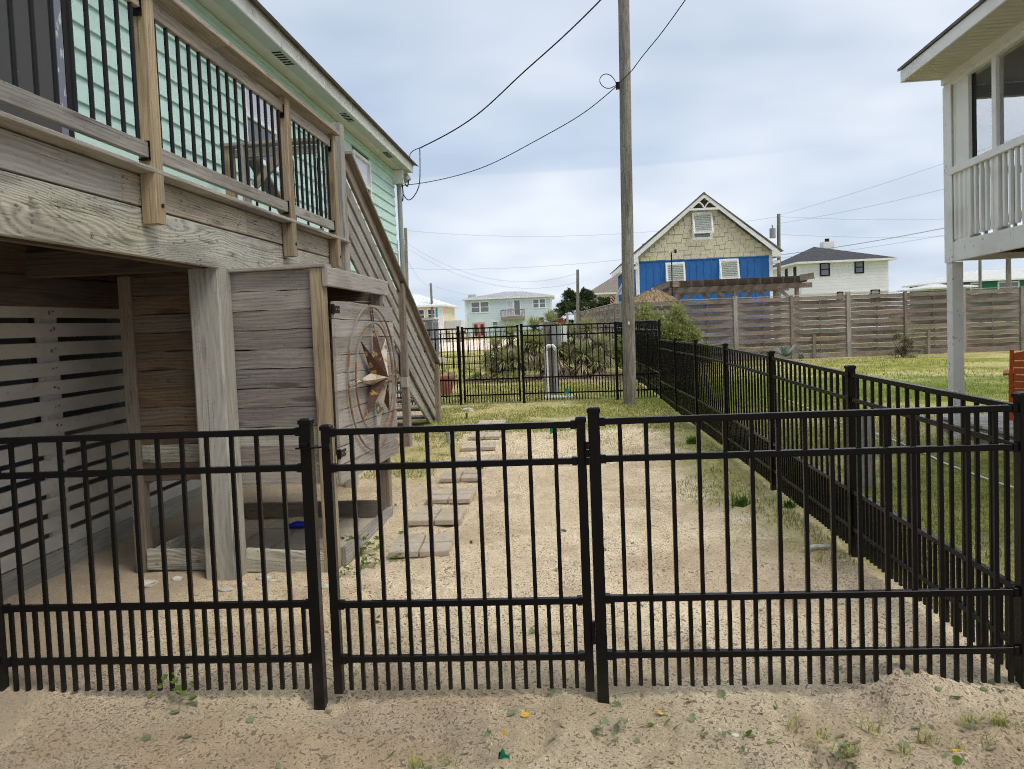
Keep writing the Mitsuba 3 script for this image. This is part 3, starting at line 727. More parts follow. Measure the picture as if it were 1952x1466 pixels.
R('top_rail', rbox(.0, 6, -.02, .075, 3.365, 3.45), 'paint_white')
R('bottom_rail', rbox(.06, 6, .05, .085, 2.62, 2.70), 'paint_white')
s = .075
bm_ = None
while s < 5.0:
    R('baluster', rbox(s, s + .038, .005, .045, 2.575, 3.363), 'paint_white'); s += .1135
for i in range(24): R('end_baluster', rbox(-.08, -.045, .2 + i * .115, .238 + i * .115, 2.60, 3.37), 'paint_white')
R('end_rail', rbox(-.10, -.03, .1, 3.0, 3.37, 3.45), 'paint_white')
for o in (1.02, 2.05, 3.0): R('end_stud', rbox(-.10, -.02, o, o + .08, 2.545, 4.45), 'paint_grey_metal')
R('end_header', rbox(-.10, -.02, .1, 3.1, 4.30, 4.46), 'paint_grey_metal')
plain('mat_ceiling', (.24, .235, .22), .8)
R('ceiling', rbox(-.02, 6, .13, 3.2, 4.46, 4.50), 'mat_ceiling')
for k, (s0, s1) in enumerate(((.40, .88), (.965, 1.95), (2.035, 3.0), (3.085, 4.1))):
    R('screen', (np.array([rp(s0, .06, 3.45), rp(s1, .06, 3.45), rp(s1, .06, 4.45), rp(s0, .06, 4.45)]), np.array([(0, 1, 2), (0, 2, 3)])), 'mat_screen')
R('screen_edge', rbox(.40, .45, .06, .09, 3.45, 4.45), 'near_black')
R('house_wall', rbox(-.1, 9, 3.2, 3.4, -.1, 4.6), 'paint_white'); R('house_wall', rbox(5.9, 6.0, .0, 3.2, 2.5, 4.6), 'paint_white')
# eave
so = .012
for i in range(60):
    R('soffit_board', rbox(-.08 + i * .1 + .007, -.08 + (i + 1) * .1 - .007, -.49, -.03, 4.585, 4.60, .003), 'paint_soffit')
R('soffit_back', rbox(-.1, 6, -.49, 3.2, 4.602, 4.61), 'paint_soffit')
R('fascia', rbox(-.12, 6, -.515, -.49, 4.57, 4.715), 'paint_white'); R('end_fascia', rbox(-.12, -.095, -.49, 3.2, 4.57, 4.71), 'paint_white')
rr = R('roof', (np.array([rp(s, o, z) for s in (-.15, 6) for o, z in ((-.54, 4.72), (3.4, 5.9), (3.4, 5.95), (-.54, 4.75))]), np.array([(0, 1, 2), (0, 2, 3), (4, 6, 5), (4, 7, 6), (0, 5, 1), (0, 4, 5), (3, 2, 6), (3, 6, 7), (0, 3, 7), (0, 7, 4), (1, 5, 6), (1, 6, 2)])), 'mat_shingle')
# chairs on the porch, seen between the balusters
for s, o, lab in ((1.5, 1.0, 'dark porch chair behind the white balusters, nearest the viewer'), (.55, 1.3, 'dark porch chair behind the white balusters, at the porch corner')):
    c = thing('porch_chair', lab, 'chair')
    obj('seat', rbox(s, s + .5, o, o + .5, 2.96, 3.0), 'near_black', c); obj('backrest', rbox(s, s + .5, o + .46, o + .5, 3.02, 3.42), 'near_black', c)
    for a in (0, .46):
        for b in (0, .46): obj('leg', rbox(s + a, s + a + .04, o + b, o + b + .04, 2.546, 2.958), 'near_black', c)

# low weathered platform beside the porch, with the orange bench
pf = thing('low_platform', 'low platform of weathered grey boards on the lawn beside the white porch post', 'platform')
for i in range(22):
    y = 7.05 + i * .146
    if y > 10.0: break
    obj('board', board((5.06 + rng.uniform(-.015, .015), y, .285 + rng.uniform(-.004, .004)), (8.4, y, .285 + rng.uniform(-.004, .004)), .139, .034, OZ, .003), 'wood_white', pf)
wood('wood_white', (.56, .54, .50), (.32, .30, .27), .12, .6, .6, .2)
obj('rim', board((5.10, 7.0, .16), (5.10, 9.95, .16), .19, .04, OX), 'wood_stair', pf)
for y in (7.2, 9.0): obj('joist', board((5.14, y, .17), (8.4, y, .17), .17, .04, OY_), 'wood_dark', pf)
be = thing('bench', 'orange slatted garden bench standing on the grey platform at the right edge', 'bench')
bx0, by0 = 5.62, 9.40
def bo(name, m, mat, par):
    a = -.56; R_ = np.array([[math.cos(a), -math.sin(a), 0], [math.sin(a), math.cos(a), 0], [0, 0, 1]]); c = np.array([bx0, by0, 0])
    return obj(name, ((m[0] - c) @ R_.T + c, *m[1:]), mat, par)
for x in (bx0, bx0 + 1.30):
    bo('stile', board((x, by0, .30), (x + .02, by0 - .10, 1.19), .075, .045, OX, .006), 'paint_orange', be)
    bo('armrest', box((x - .075, by0 - .05, .865), (x + .055, by0 + .58, .892), .006), 'paint_orange', be)
    bo('front_leg', box((x - .03, by0 + .46, .30), (x + .03, by0 + .52, .865), .006), 'paint_orange', be)
    bo('side_rail', box((x - .02, by0 + .02, .62), (x + .02, by0 + .50, .70), .004), 'paint_orange', be)
for i in range(6): bo('back_slat', box((bx0 + .04, by0 - .075 - .012 * i, .62 + .087 * i), (bx0 + 1.27, by0 - .052 - .012 * i, .70 + .087 * i), .004), 'paint_orange', be)
aa = np.linspace(0, 1, 15); top = [(bx0 + .04 + 1.23 * t, by0 - .125, 1.145 + .075 * math.sin(math.pi * t) ** .8) for t in aa]
bo('top_slat', poly([(bx0 + .04, by0 - .125, 1.10)] + [(bx0 + 1.27, by0 - .125, 1.10)] + top[::-1], (0, -1, 0), .022), 'paint_orange', be)
for i in range(6): bo('seat_slat', box((bx0 + .02, by0 + .02 + .085 * i, .70), (bx0 + 1.28, by0 + .09 + .085 * i, .722), .004), 'paint_orange', be)

# ---------------------------------------------------------------- woven wooden privacy fence
YW = 25.95


def wtop(x): return float(np.interp(x, [2.3, 6.3, 10, 16, 24], [2.36, 2.35, 2.335, 2.33, 2.29]))


def weave(t, p, q, za, zb, flip, thick=.1, rows=14):
    """One bay of basket weave between two posts: boards bend in front of or behind the spacer in the middle."""
    p, q = np.array([*p, 0.0]), np.array([*q, 0.0]); d = unit(q - p); n = np.cross(d, UZ); L = np.linalg.norm(q - p)
    for r in range(rows):
        f0, f1 = r / rows, (r + 1) / rows; sgn = 1 if (r + flip) % 2 else -1; m = 8; pts = []
        u0, v0 = rng.uniform(0, 60), 10 * float(rng.integers(0, 90)) + 2; V, F, U = [], [], []
        jz = rng.uniform(-.006, .006)
        for i in range(m + 1):
            s = i / m; bend = sgn * .07 * math.sin(math.pi * s) ** 1.3
            z0 = .34 + (np.interp(s, [0, 1], [za, zb]) - .36) * f0 + jz; z1 = .34 + (np.interp(s, [0, 1], [za, zb]) - .36) * f1 - .012 + jz
            c = p + d * (.04 + s * (L - .08)) + n * bend
            for o, z, vv in ((.009, z0, 0), (.009, z1, .14), (-.009, z1, .3), (-.009, z0, .44)):
                V.append(c + n * o + UZ * z); U.append((u0 + s * L, v0 + vv))
        for i in range(m):
            for j in range(4):
                a, b = i * 4 + j, i * 4 + (j + 1) % 4
                F += [(a, a + 4, b + 4), (a, b + 4, b)]
        obj('board', (np.array(V), np.array(F)[:, ::-1], np.array(U)), 'wood_fence', t)
    mid = (p + q) / 2
    obj('spacer', board(mid + UZ * .2, mid + UZ * ((za + zb) / 2 - .02), .03, .035, n), 'wood_fence', t)
    obj('kick_board', board(p + d * .05 + n * .012 + UZ * .25, q - d * .05 + n * .012 + UZ * .25, .17, .025, n), 'wood_fence', t)
    obj('cap_board', board(p + UZ * (za + .012), q + UZ * (zb + .012), .09, .022, UZ), 'wood_white', t)


wf = thing('wooden_fence', 'tall brown fence of woven horizontal boards across the lawn behind the metal side fence', 'fence')
xs = [2.42 + 1.925 * i for i in range(12)]
for i, x in enumerate(xs):
    big = i % 2 == 0; w = .135 if big else .095
    obj('post', board((x, YW, -.1), (x, YW, wtop(x) + (.09 if big else .03)), w, .12, (0, 1, 0), .008), 'wood_grey' if big else 'wood_fence', wf)
    if i < len(xs) - 1: weave(wf, (x, YW), (xs[i + 1], YW), wtop(x), wtop(xs[i + 1]), 0)
    if i < len(xs) - 1 and i % 2: obj('brace_post', board((x + .72, YW - .10, .0), (x + .72, YW - .10, .98), .09, .05, (0, 1, 0)), 'wood_fence', wf)
wl = thing('wooden_fence', 'brown woven board fence running away into the distance behind the utility pole', 'fence')
ys = [YW + 1.925 * i for i in range(12)]
for i, y in enumerate(ys):
    obj('post', board((2.30 - .035 * (y - YW), y + .07, -.1), (2.30 - .035 * (y - YW), y + .07, 2.42), .12, .1, OX, .006), 'wood_grey', wl)
    if i < len(ys) - 1: weave(wl, (2.30 - .035 * (y - YW), y + .07), (2.30 - .035 * (ys[i + 1] - YW), ys[i + 1] + .07), 2.38, 2.38, 1, rows=12)

# ---------------------------------------------------------------- pergola, thatch, weather pole
pg = thing('pergola', 'brown wooden pergola behind the woven fence in front of the blue house', 'pergola')
for y in (30.0, 32.9):
    obj('beam', board((4.62, y, 2.86), (10.3, y, 2.87), .21, .06, (0, 1, 0), .01), 'wood_fence', pg)
    for i, x in enumerate((4.95, 7.28, 9.72)):
        obj('post', board((x, y + .07, 0), (x, y + .07, 2.98), .15, .14, OX, .008), 'wood_fence', pg)
        for sgn in ((1,) if i == 0 else (-1,) if i == 2 else (-1, 1)):
            obj('brace', board((x + sgn * .08, y + .02, 2.16), (x + sgn * .72, y + .02, 2.76), .14, .05, (0, 1, 0), .006), 'wood_fence', pg)
for i in range(13):
    x = 4.52 + i * .445
    obj('rafter', board((x, 29.3, 3.10), (x, 33.9, 3.10), .25, .045, OX, .01), 'wood_dark' if i else 'wood_fence', pg)
obj('end_board', board((4.62, 29.34, 3.09), (4.98, 29.34, 3.09), .22, .03, OY_), 'wood_post', pg)
obj('end_board', board((9.60, 29.30, 3.13), (10.15, 29.30, 3.20), .24, .03, OY_), 'wood_stair', pg)
for y in np.arange(29.8, 33.8, .33): obj('lath', board((4.45, y, 3.225), (10.2, y, 3.225), .045, .03, UZ), 'wood_dark', pg)
um = thing('thatch_umbrella', 'straw thatched sun umbrella peeking over the woven fence left of the pergola', 'umbrella')
obj('pole', tube([(3.7, 28.1, 0), (3.7, 28.1, 2.95)], .045, 8), 'wood_post', um)
def thatch_fn(p, n, uv): return mix((.22, .15, .08), (.48, .36, .21), noise(p.x * 40, p.y * 40, p.z * 9) * .7 + .3 * noise(p.x * 9, p.y * 9, p.z * 9))
textured('mat_thatch', thatch_fn, .95, .1)
T3 = []
for i in range(1500):
    a, r = rng.uniform(0, 2 * np.pi), math.sqrt(rng.uniform(.02, 1)) * .95; z = 2.92 - .50 * (r / .95) ** 1.2 + rng.normal(0, .02)
    c = np.array([3.7 + r * math.cos(a), 28.1 + r * math.sin(a), z]); o = np.array([math.cos(a), math.sin(a), -.75]) * rng.uniform(.15, .28); w = np.array([-math.sin(a), math.cos(a), 0]) * rng.uniform(.008, .02) + rng.normal(0, .004, 3)
    T3.append([c - w, c + w, c + o])
obj('thatch', tri_soup(np.array(T3)), 'mat_thatch', um)
ws = thing('weather_pole', 'thin dark pole with two small sensors on top in front of the blue house', 'pole')
obj('pole', tube([(4.57, 29, .1), (4.60, 29, 4.32)], .022, 8), 'near_black', ws)
obj('sensor', tube([(4.50, 29, 4.30), (4.50, 29, 4.42)], .06, 10), 'paint_soffit', ws); obj('arm', tube([(4.48, 29, 4.34), (4.78, 29, 4.34)], .012, 6), 'near_black', ws)
obj('sensor', tube([(4.76, 29, 4.30), (4.76, 29, 4.44)], .05, 8), 'near_black', ws)

# ---------------------------------------------------------------- the blue house
plain('cream_gap', (.48, .43, .315), .9)
bh = thing('blue_house', 'blue house with a cream shingled gable and white tilted shutters', 'house')
B0, YG = 42.0, 42.0
XL, XR, XA, ZE, ZA, ZM = 4.72, 12.18, 8.50, 5.18, 8.36, 5.03
obj('wall', box((XL, YG, 0), (XR, 55, ZM), .01), 'paint_blue', bh)
obj('gable', poly([(XL, YG, ZM), (XR, YG, ZM), (XR, YG, ZE + .1), (XA, YG, ZA), (XL, YG, ZE + .1)], (0, -1, 0), .2), 'cream_gap', bh)
for x in np.arange(XL + .12, XR, .405): obj('batten', box((x - .03, YG - .03, 0), (x + .03, YG - .0, ZM - .02), 0), 'paint_blue', bh)
for y in np.arange(YG + .4, 55, .81): obj('batten', box((XL - .03, y - .03, 0), (XL, y + .03, ZM), 0), 'paint_blue', bh)
for x in (XL, XR): obj('corner_board', box((x - .10, YG - .04, 0), (x + .10, YG + .1, ZM + .12), .005), 'white_plastic', bh)
obj('belt_board', box((XL + .1, YG - .05, ZM - .03), (XR - .1, YG - .005, ZM + .03), .004), 'paint_blue', bh)
z = ZM + .04; row = 0
sh_t = [mikit.ply(box((0, -.045, 0), (w - .022, -.005, .226), 0)[:2], 'paint_cream') for w in (.30, .40, .52)]
while z < ZA - .3:
    hw0 = (ZA - z - .26) / (ZA - ZE) * (XA - XL) ; x = XA - hw0
    while x < XA + hw0 - .15:
        i = int(rng.integers(0, 3)); w = (.30, .40, .52)[i]
        if not (7.72 < x + w / 2 < 9.05 and z > 6.05): put('shingle', bh, sh_t[i], T().translate([x, YG, z + float(rng.choice([0, .012, -.03]))]))
        x += w
    z += .235; row += 1
for sgn, xe in ((-1, XL - .42), (1, XR + .42)):
    ze = ZE - .12
    obj('rake_board', board((xe, YG - .42, ze), (XA, YG - .42, ZA + .17), .20, .04, (0, 1, 0), .005), 'white_plastic', bh)
    obj('roof', board(((xe + XA) / 2 + sgn * .05, YG - .47, (ze + ZA + .2) / 2 + .16), ((xe + XA) / 2 + sgn * .05, 55.4, (ze + ZA + .2) / 2 + .16), math.hypot(XA - xe, ZA - ze) + .25, .06, (sgn * (ZA - ze), 0, abs(XA - xe)), .004), 'mat_shingle', bh)
    obj('rake_soffit', board(((xe + XA) / 2, YG - .41, (ze + ZA + .2) / 2 + .10), ((xe + XA) / 2, 55.3, (ze + ZA + .2) / 2 + .10), math.hypot(XA - xe, ZA - ze), .03, (sgn * (ZA - ze), 0, abs(XA - xe)), .002), 'white_plastic', bh)
    obj('eave_return', poly([(xe + sgn * .02, YG - .43, ze - .1), (xe - sgn * .44, YG - .43, ze - .1), (xe - sgn * .44, YG - .43, ze + .32)], (0, -1, 0), .10), 'white_plastic', bh)
    obj('eave_fascia', board((xe, YG - .4, ze), (xe, 55.3, ze), .22, .05, (1, 0, 0), .004), 'white_plastic', bh)
    obj('bracket', box((min(xe, xe - sgn * .4), YG - .3, ze - .45), (max(xe, xe - sgn * .4), YG + .3, ze - .3), .01), 'white_plastic', bh)
obj('collar_tie', box((XA - .86, YG - .44, 7.72), (XA + .86, YG - .38, 7.84), .005), 'white_plastic', bh)
for sgn in (-1, 1): obj('curved_brace', tube([(XA + sgn * .02, YG - .40, 7.84), (XA + sgn * .10, YG - .40, 8.0), (XA + sgn * .22, YG - .40, 8.13), (XA + sgn * .38, YG - .40, 8.18)], .04, 6), 'white_plastic', bh)
obj('attic_panel', poly([(XA - .75, YG - .03, 7.80), (XA + .75, YG - .03, 7.80), (XA, YG - .03, 8.40)], (0, -1, 0), .03), 'wood_dark', bh)
obj('vent_pipe', tube([(5.35, 44, 5.6), (5.35, 44, 6.25)], .07, 8), 'near_black', bh)
plain('mat_shade', (.16, .27, .27), .8)


def shutter(x0, x1, z0, z1, y, tilt, par):
    """A top-hung louvred shutter propped open at the bottom, with the window frame behind it."""
    w = obj('window', join(box((x0, y - .05, z0 - .26), (x0 + .12, y, z1 + .06), .004), box((x1 - .12, y - .05, z0 - .26), (x1, y, z1 + .06), .004), box((x0 + .12, y - .052, z0 - .26), (x1 - .12, y, z0 - .12), .004), box((x0 + .12, y - .052, z1 - .06), (x1 - .12, y, z1 + .06), .004)), 'white_plastic', par)
    obj('pane', box((x0 + .12, y - .02, z0 - .12), (x1 - .12, y - .01, z1 - .06), 0), 'grey_glass', w)
    H = z1 - z0; ct, st_ = math.cos(tilt), math.sin(tilt)
    def q(x, h, o=0): return np.array([x, y - .08 - h * st_ - o * ct, z1 - h * ct + o * st_])
    s_ = obj('shutter', join(*[board(q(a, 0), q(a, H), .10, .05, (0, ct, 0), .004) for a in (x0 + .05, x1 - .05)], *[board(q(x0 + .1, h), q(x1 - .1, h), .10, .05, (0, ct, 0), .004) for h in (.05, H - .05)]), 'white_plastic', par)
    obj('backing', poly([q(x0 + .1, .1, -.03), q(x1 - .1, .1, -.03), q(x1 - .1, H - .1, -.03), q(x0 + .1, H - .1, -.03)], (0, -1, 0), .005), 'mat_shade', s_)
    n = int((H - .2) / .095)
    for i in range(n):
        h = .1 + (i + .5) * (H - .2) / n
        obj('louver', board(q(x0 + .1, h), q(x1 - .1, h), .068, .014, (0, .75, .55), .002), 'white_plastic', s_)


shutter(7.86, 8.98, 6.38, 7.62, YG, .30, bh); shutter(6.30, 7.38, 3.72, 4.86, YG, .20, bh); shutter(9.30, 10.38, 3.78, 4.92, YG, .24, bh)
for y0 in (44.6, 47.4):
    a, b = (XL - .05, y0, 4.6), (XL - .75, y0, 3.55)
    w = obj('side_shutter', join(*[board((XL - .05, y, 4.65), (XL - .72, y, 3.35), .08, .05, (0, 1, 0)) for y in (y0, y0 + 1.0)], *[board((XL - .05 - .67 * f, y0, 4.65 - 1.3 * f), (XL - .05 - .67 * f, y0 + 1.0, 4.65 - 1.3 * f), .07, .03, (0, 0, 1)) for f in np.linspace(0, 1, 12)]), 'white_plastic', bh)
def flag_fn(p, n, uv): return mix((.55, .02, .05), (.75, .73, .72), smoothstep(-.2, .2, dr.sin((p.z * .8 + p.x * .9) * 38)))
textured('mat_flag', flag_fn, .8)
fl = thing('flag', 'red and white striped flag hanging at the side of the blue house', 'flag')
g_ = np.array([[[3.38 + .24 * u + .03 * math.sin(9 * v), 45 + .06 * math.sin(14 * u + 3 * v), 3.42 - .95 * v - .12 * u] for u in np.linspace(0, 1, 7)] for v in np.linspace(0, 1, 9)])
obj('cloth', quadmesh(g_), 'mat_flag', fl, smooth=True); obj('pole', tube([(4.7, 45, 3.15), (3.36, 45, 3.62)], .02, 6), 'white_plastic', fl)

# ---------------------------------------------------------------- far houses
def lap_fn(base, pitch):
    def fn(p, n, uv):
        t = p.z / pitch; f = t - dr.floor(t); a = fbm(p.x * .8, p.y * .8, p.z * 1.5, 3)
        return mi.Color3f(base) * (1 - .22 * smoothstep(.16, .0, f)) * (.92 + .16 * a)
    return fn


textured('lap_white', lap_fn((.80, .81, .81), .26), .6); textured('lap_pale', lap_fn((.58, .70, .75), .30), .6); textured('lap_yellow', lap_fn((.72, .66, .46), .22), .6)


def fwindow(par, x0, x1, z0, z1, y, fr='near_black', gl='grey_glass', f=.09, name='window', cross=True):
    w = obj(name, join(box((x0, y - .07, z0), (x0 + f, y, z1), 0), box((x1 - f, y - .07, z0), (x1, y, z1), 0), box((x0 + f, y - .07, z0), (x1 - f, y, z0 + f), 0), box((x0 + f, y - .07, z1 - f), (x1 - f, y, z1), 0)), fr, par)
    obj('pane', box((x0 + f, y - .025, z0 + f), (x1 - f, y - .015, z1 - f), 0), gl, w)
    if cross: obj('sash', box((x0 + f, y - .055, (z0 + z1) / 2 - .035), (x1 - f, y - .027, (z0 + z1) / 2 + .035), 0), fr, w)
    return w


def hip(par, x0, x1, y0, y1, ze, zr, ridge, mat, over=.45, name='roof'):
    """A hip roof; ridge: two points (x, y)."""
    x0 -= over; x1 += over; y0 -= over; y1 += over; (ax, ay), (bx_, by_) = ridge
    V = np.array([(x0, y0, ze), (x1, y0, ze), (x1, y1, ze), (x0, y1, ze), (ax, ay, zr), (bx_, by_, zr)])
    m = trimesh.convex.convex_hull(V); k = obj(name, m, mat, par)
    obj('eave_board', join(box((x0 - .02, y0 - .02, ze - .16), (x1 + .02, y1 + .02, ze - .002), .004)), 'white_plastic', k)
    return k


plain('roof_dark', (.055, .055, .062), .9); plain('roof_grey', (.30, .31, .32), .9); plain('roof_metal', (.66, .69, .70), .4, .5); plain('roof_brown', (.21, .18, .15), .9); plain('roof_pale', (.50, .50, .48), .9)
wh = thing('white_far_house', 'far white two storey house with a dark hip roof and a turquoise door', 'house')
Y0 = 62.0
obj('upper_wall', box((20.44, Y0, 3.35), (27.47, 72, 5.95), .01), 'lap_white', wh); obj('lower_wall', box((20.46, Y0 + .02, 0), (27.45, 72, 3.35), .01), 'paint_white', wh)
obj('belt_board', box((20.42, Y0 - .03, 3.30), (27.49, Y0 + .01, 3.40), .005), 'white_plastic', wh)
for x in np.arange(20.9, 27.3, .55): obj('panel_joint', box((x - .025, Y0 - .012, .1), (x + .025, Y0 + .02, 3.3), 0), 'white_plastic', wh)
r = hip(wh, 20.44, 27.47, Y0, 72, 5.98, 7.55, ((22.9, 66), (24.2, 68)), 'roof_dark', .5)
obj('chimney', box((23.9, 66.6, 6.4), (24.9, 67.4, 8.0), .03), 'paint_white', r); obj('chimney_cap', tube([(24.4, 67, 8.0), (24.4, 67, 8.3)], .2, 8), 'near_black', r)
for x0, x1, z0, z1 in ((21.95, 22.75, 4.75, 5.85), (24.75, 25.5, 4.85, 5.85), (23.3, 23.8, 3.2 - .55, 3.2 + .2), (26.0, 26.75, 2.1, 3.45)): fwindow(wh, x0, x1, z0, z1, Y0)
for y in (63.2, 65.5): fwindow_ = obj('side_window', box((20.40, y, 4.6), (20.45, y + .7, 5.7), 0), 'near_black', wh)
d_ = obj('door', box((21.85, Y0 - .05, 1.0), (22.55, Y0 - .012, 3.05), .005), 'turquoise', wh)
for i in range(3):
    for j in range(4): obj('pane', box((21.98 + i * .16, Y0 - .06, 1.75 + j * .29), (22.10 + i * .16, Y0 - .051, 2.0 + j * .29), 0), 'grey_glass', d_)
obj('wall_lamp', box((21.45, Y0 - .2, 2.45), (21.6, Y0 - .02, 2.75), .01), 'near_black', wh)
ph = thing('pale_blue_house', 'far pale blue two storey house with a small balcony and pink double doors', 'house')
Y0 = 95.0
obj('wall', box((-11.8, Y0, 0), (-.6, 106, 5.2), .01), 'lap_pale', ph); obj('lower_wall', box((-11.78, Y0 - .02, 0), (-.62, Y0 - .001, 2.55), .01), 'paint_pale', ph)
for x in (-11.8, -.6): obj('corner_board', box((x - .12, Y0 - .05, 0), (x + .12, Y0 + .1, 5.2), .004), 'white_plastic', ph)
hip(ph, -11.8, -.6, Y0, 106, 5.36, 6.35, ((-6.9, 100), (-4.6, 101)), 'roof_grey', .45)
for a, b, z0, z1 in ((-11.15, -8.65, 3.45, 5.0), (-3.05, -1.25, 3.75, 5.05)):
    fwindow(ph, a, (a + b) / 2 + .04, z0, z1, Y0, 'white_plastic', 'grey_glass', .14); fwindow(ph, (a + b) / 2 - .04, b, z0, z1, Y0 + .002, 'white_plastic', 'grey_glass', .14)
bd = fwindow(ph, -6.45, -5.5, 2.9, 5.05, Y0, 'white_plastic', 'pale_glass', .14, 'balcony_door'); fwindow(ph, -5.54, -4.55, 2.9, 5.05, Y0 + .002, 'white_plastic', 'grey_glass', .14, 'balcony_door', False)
bc = obj('balcony', box((-7.15, Y0 - 1.1, 2.45), (-4.05, Y0 - .06, 2.78), .01), 'wood_fence', ph)
obj('railing', join(box((-7.15, Y0 - 1.1, 3.62), (-4.05, Y0 - 1.0, 3.74), .005), *[box((x - .05, Y0 - 1.1, 2.78), (x + .05, Y0 - 1.0, 3.62), .004) for x in (-7.1, -4.1)], *[box((x - .025, Y0 - 1.07, 2.78), (x + .025, Y0 - 1.03, 3.62), 0) for x in np.arange(-6.9, -4.2, .2)], *[box((x - .05, Y0 - 1.1, 3.62), (x + .05, Y0 - .08, 3.74), .004) for x in (-7.1, -4.1)]), 'wood_fence', bc)
for x0 in (-10.95, -10.13):
    dd = obj('door', join(box((x0, Y0 - .08, .2), (x0 + .8, Y0 - .022, 2.25), .005)), 'pink_paint', ph); obj('pane', box((x0 + .17, Y0 - .09, .5), (x0 + .63, Y0 - .081, 2.0), 0), 'dark_glass', dd)
fwindow(ph, -8.45, -7.55, 1.2, 2.35, Y0 - .02, 'white_plastic', 'grey_glass', .14); fwindow(ph, -2.3, -1.6, 1.8, 2.6, Y0 - .02, 'wood_post', 'dark_glass', .12)
obj('roof_box', box((-11.9, 99, 5.4), (-10.9, 99.6, 6.1), .02), 'roof_pale', ph)
yh = thing('yellow_house', 'far pale yellow house with a white metal roof and teal shutters', 'house')
Y0 = 75.0
obj('wall', box((-20, Y0, 0), (-11.75, 84, 4.0), .01), 'lap_yellow', yh)
k = hip(yh, -20, -11.75, Y0, 84, 4.10, 5.5, ((-16.6, 79), (-15.0, 79.6)), 'roof_metal', .5)
for x in np.arange(-19.5, -11.5, .45):
    zt = 4.13 + min(1.36, max(.05, min((x + 20.5) * .35, (-11.25 - x) * .37)))
    yt = Y0 - .5 + (zt - 4.13) / 1.4 * 4.5
    obj('roof_seam', board((x, Y0 - .5, 4.13), (x, yt, zt), .05, .04, UZ, 0), 'roof_metal', k)
for x0 in (-14.45, -13.35): fwindow(yh, x0, x0 + .85, 2.55, 3.75, Y0, 'white_plastic', 'dark_glass', .1)
for x0 in (-14.9, -12.42): obj('shutter', box((x0, Y0 - .08, 2.5), (x0 + .36, Y0 - .01, 3.8), .004), 'paint_teal', yh)
obj('trim_board', box((-12.25, Y0 - .1, 0), (-11.7, Y0 - .005, 3.9), .01), 'white_plastic', yh)
obj('side_porch', box((-11.7, Y0 + 1, 1.35), (-10.0, Y0 + 4, 2.45), .01), 'roof_pale', yh)
for x in (-11.3, -10.1): obj('porch_post', box((x - .06, Y0 + 1.02, 0), (x + .06, Y0 + 1.15, 1.35), .004), 'wood_fence', yh)
gh = thing('green_far_house', 'far low green house with white windows and a pale hip roof behind the porch post', 'house')
Y0 = 80.0
obj('wall', box((42.3, Y0, 0), (56, 90, 4.45), .01), 'paint_green', gh); hip(gh, 42.3, 56, Y0, 90, 4.5, 5.75, ((46.5, 85), (52, 85)), 'roof_pale', .6)
hip(gh, 39.6, 43.5, Y0 - 1, 86, 3.9, 4.35, ((41, 82), (42.5, 82)), 'roof_pale', .4, 'porch_roof')
for x0 in (43.8, 46.6, 47.7, 50.5): fwindow(gh, x0, x0 + 1.1, 3.0, 4.25, Y0, 'white_plastic', 'grey_glass', .14)
br = thing('brown_roof_house', 'far house with a grey brown roof between the pine and the blue house', 'house')
obj('wall', box((3.6, 74, 0), (12, 84, 4.5), .01), 'paint_cream', br); hip(br, 3.6, 12, 74, 84, 4.6, 6.9, ((7.0, 79), (8.6, 79)), 'roof_brown', .5)
pv = thing('slatted_awning', 'flat slatted roof of a shelter beside the receding woven fence', 'shelter')
for i in range(9): obj('slat', board((.55, 46.2 + .32 * i, 2.28), (2.2, 46.2 + .32 * i, 2.30), .2, .03, UZ, 0), 'roof_brown', pv)
for x in (.7, 1.2): obj('post', box((x - .07, 46.0, 0), (x + .07, 46.15, 2.35), .005), 'wood_white', pv)
# ---------------------------------------------------------------- poles and cables
wood('wood_pole', (.36, .32, .265), (.13, .115, .095), .05, .8, .6, .5, .1, line=16, arch=9.0)


def upole(key, base, top, r0, r1, label, mat='wood_pole', group=None):
    t = thing('utility_pole', label, 'pole', group); base, top = np.array(base, float), np.array(top, float); n = 22
    f = np.linspace(0, 1, n); pts = base + (top - base) * f[:, None]; sides = 18
    V, F, U = [], [], []
    for i, p in enumerate(pts):
        for j in range(sides + 1):
            a = 2 * np.pi * j / sides; r = (r0 + (r1 - r0) * f[i]) * (1 + .02 * math.sin(3 * a + i))
            V.append(p + (r * math.cos(a), r * math.sin(a), 0)); U.append((f[i] * np.linalg.norm(top - base), 42 + 2 * math.pi * r0 * j / sides))
    w = sides + 1
    for i in range(n - 1):
        for j in range(sides): a = i * w + j; F += [(a, a + 1, a + w + 1), (a, a + w + 1, a + w)]
    V.append(top); U.append((0, 42))
    for j in range(sides): F.append(((n - 1) * w + j, (n - 1) * w + j + 1, len(V) - 1))
    obj('shaft', (np.array(V), np.array(F), np.array(U)), mat, t)
    return t


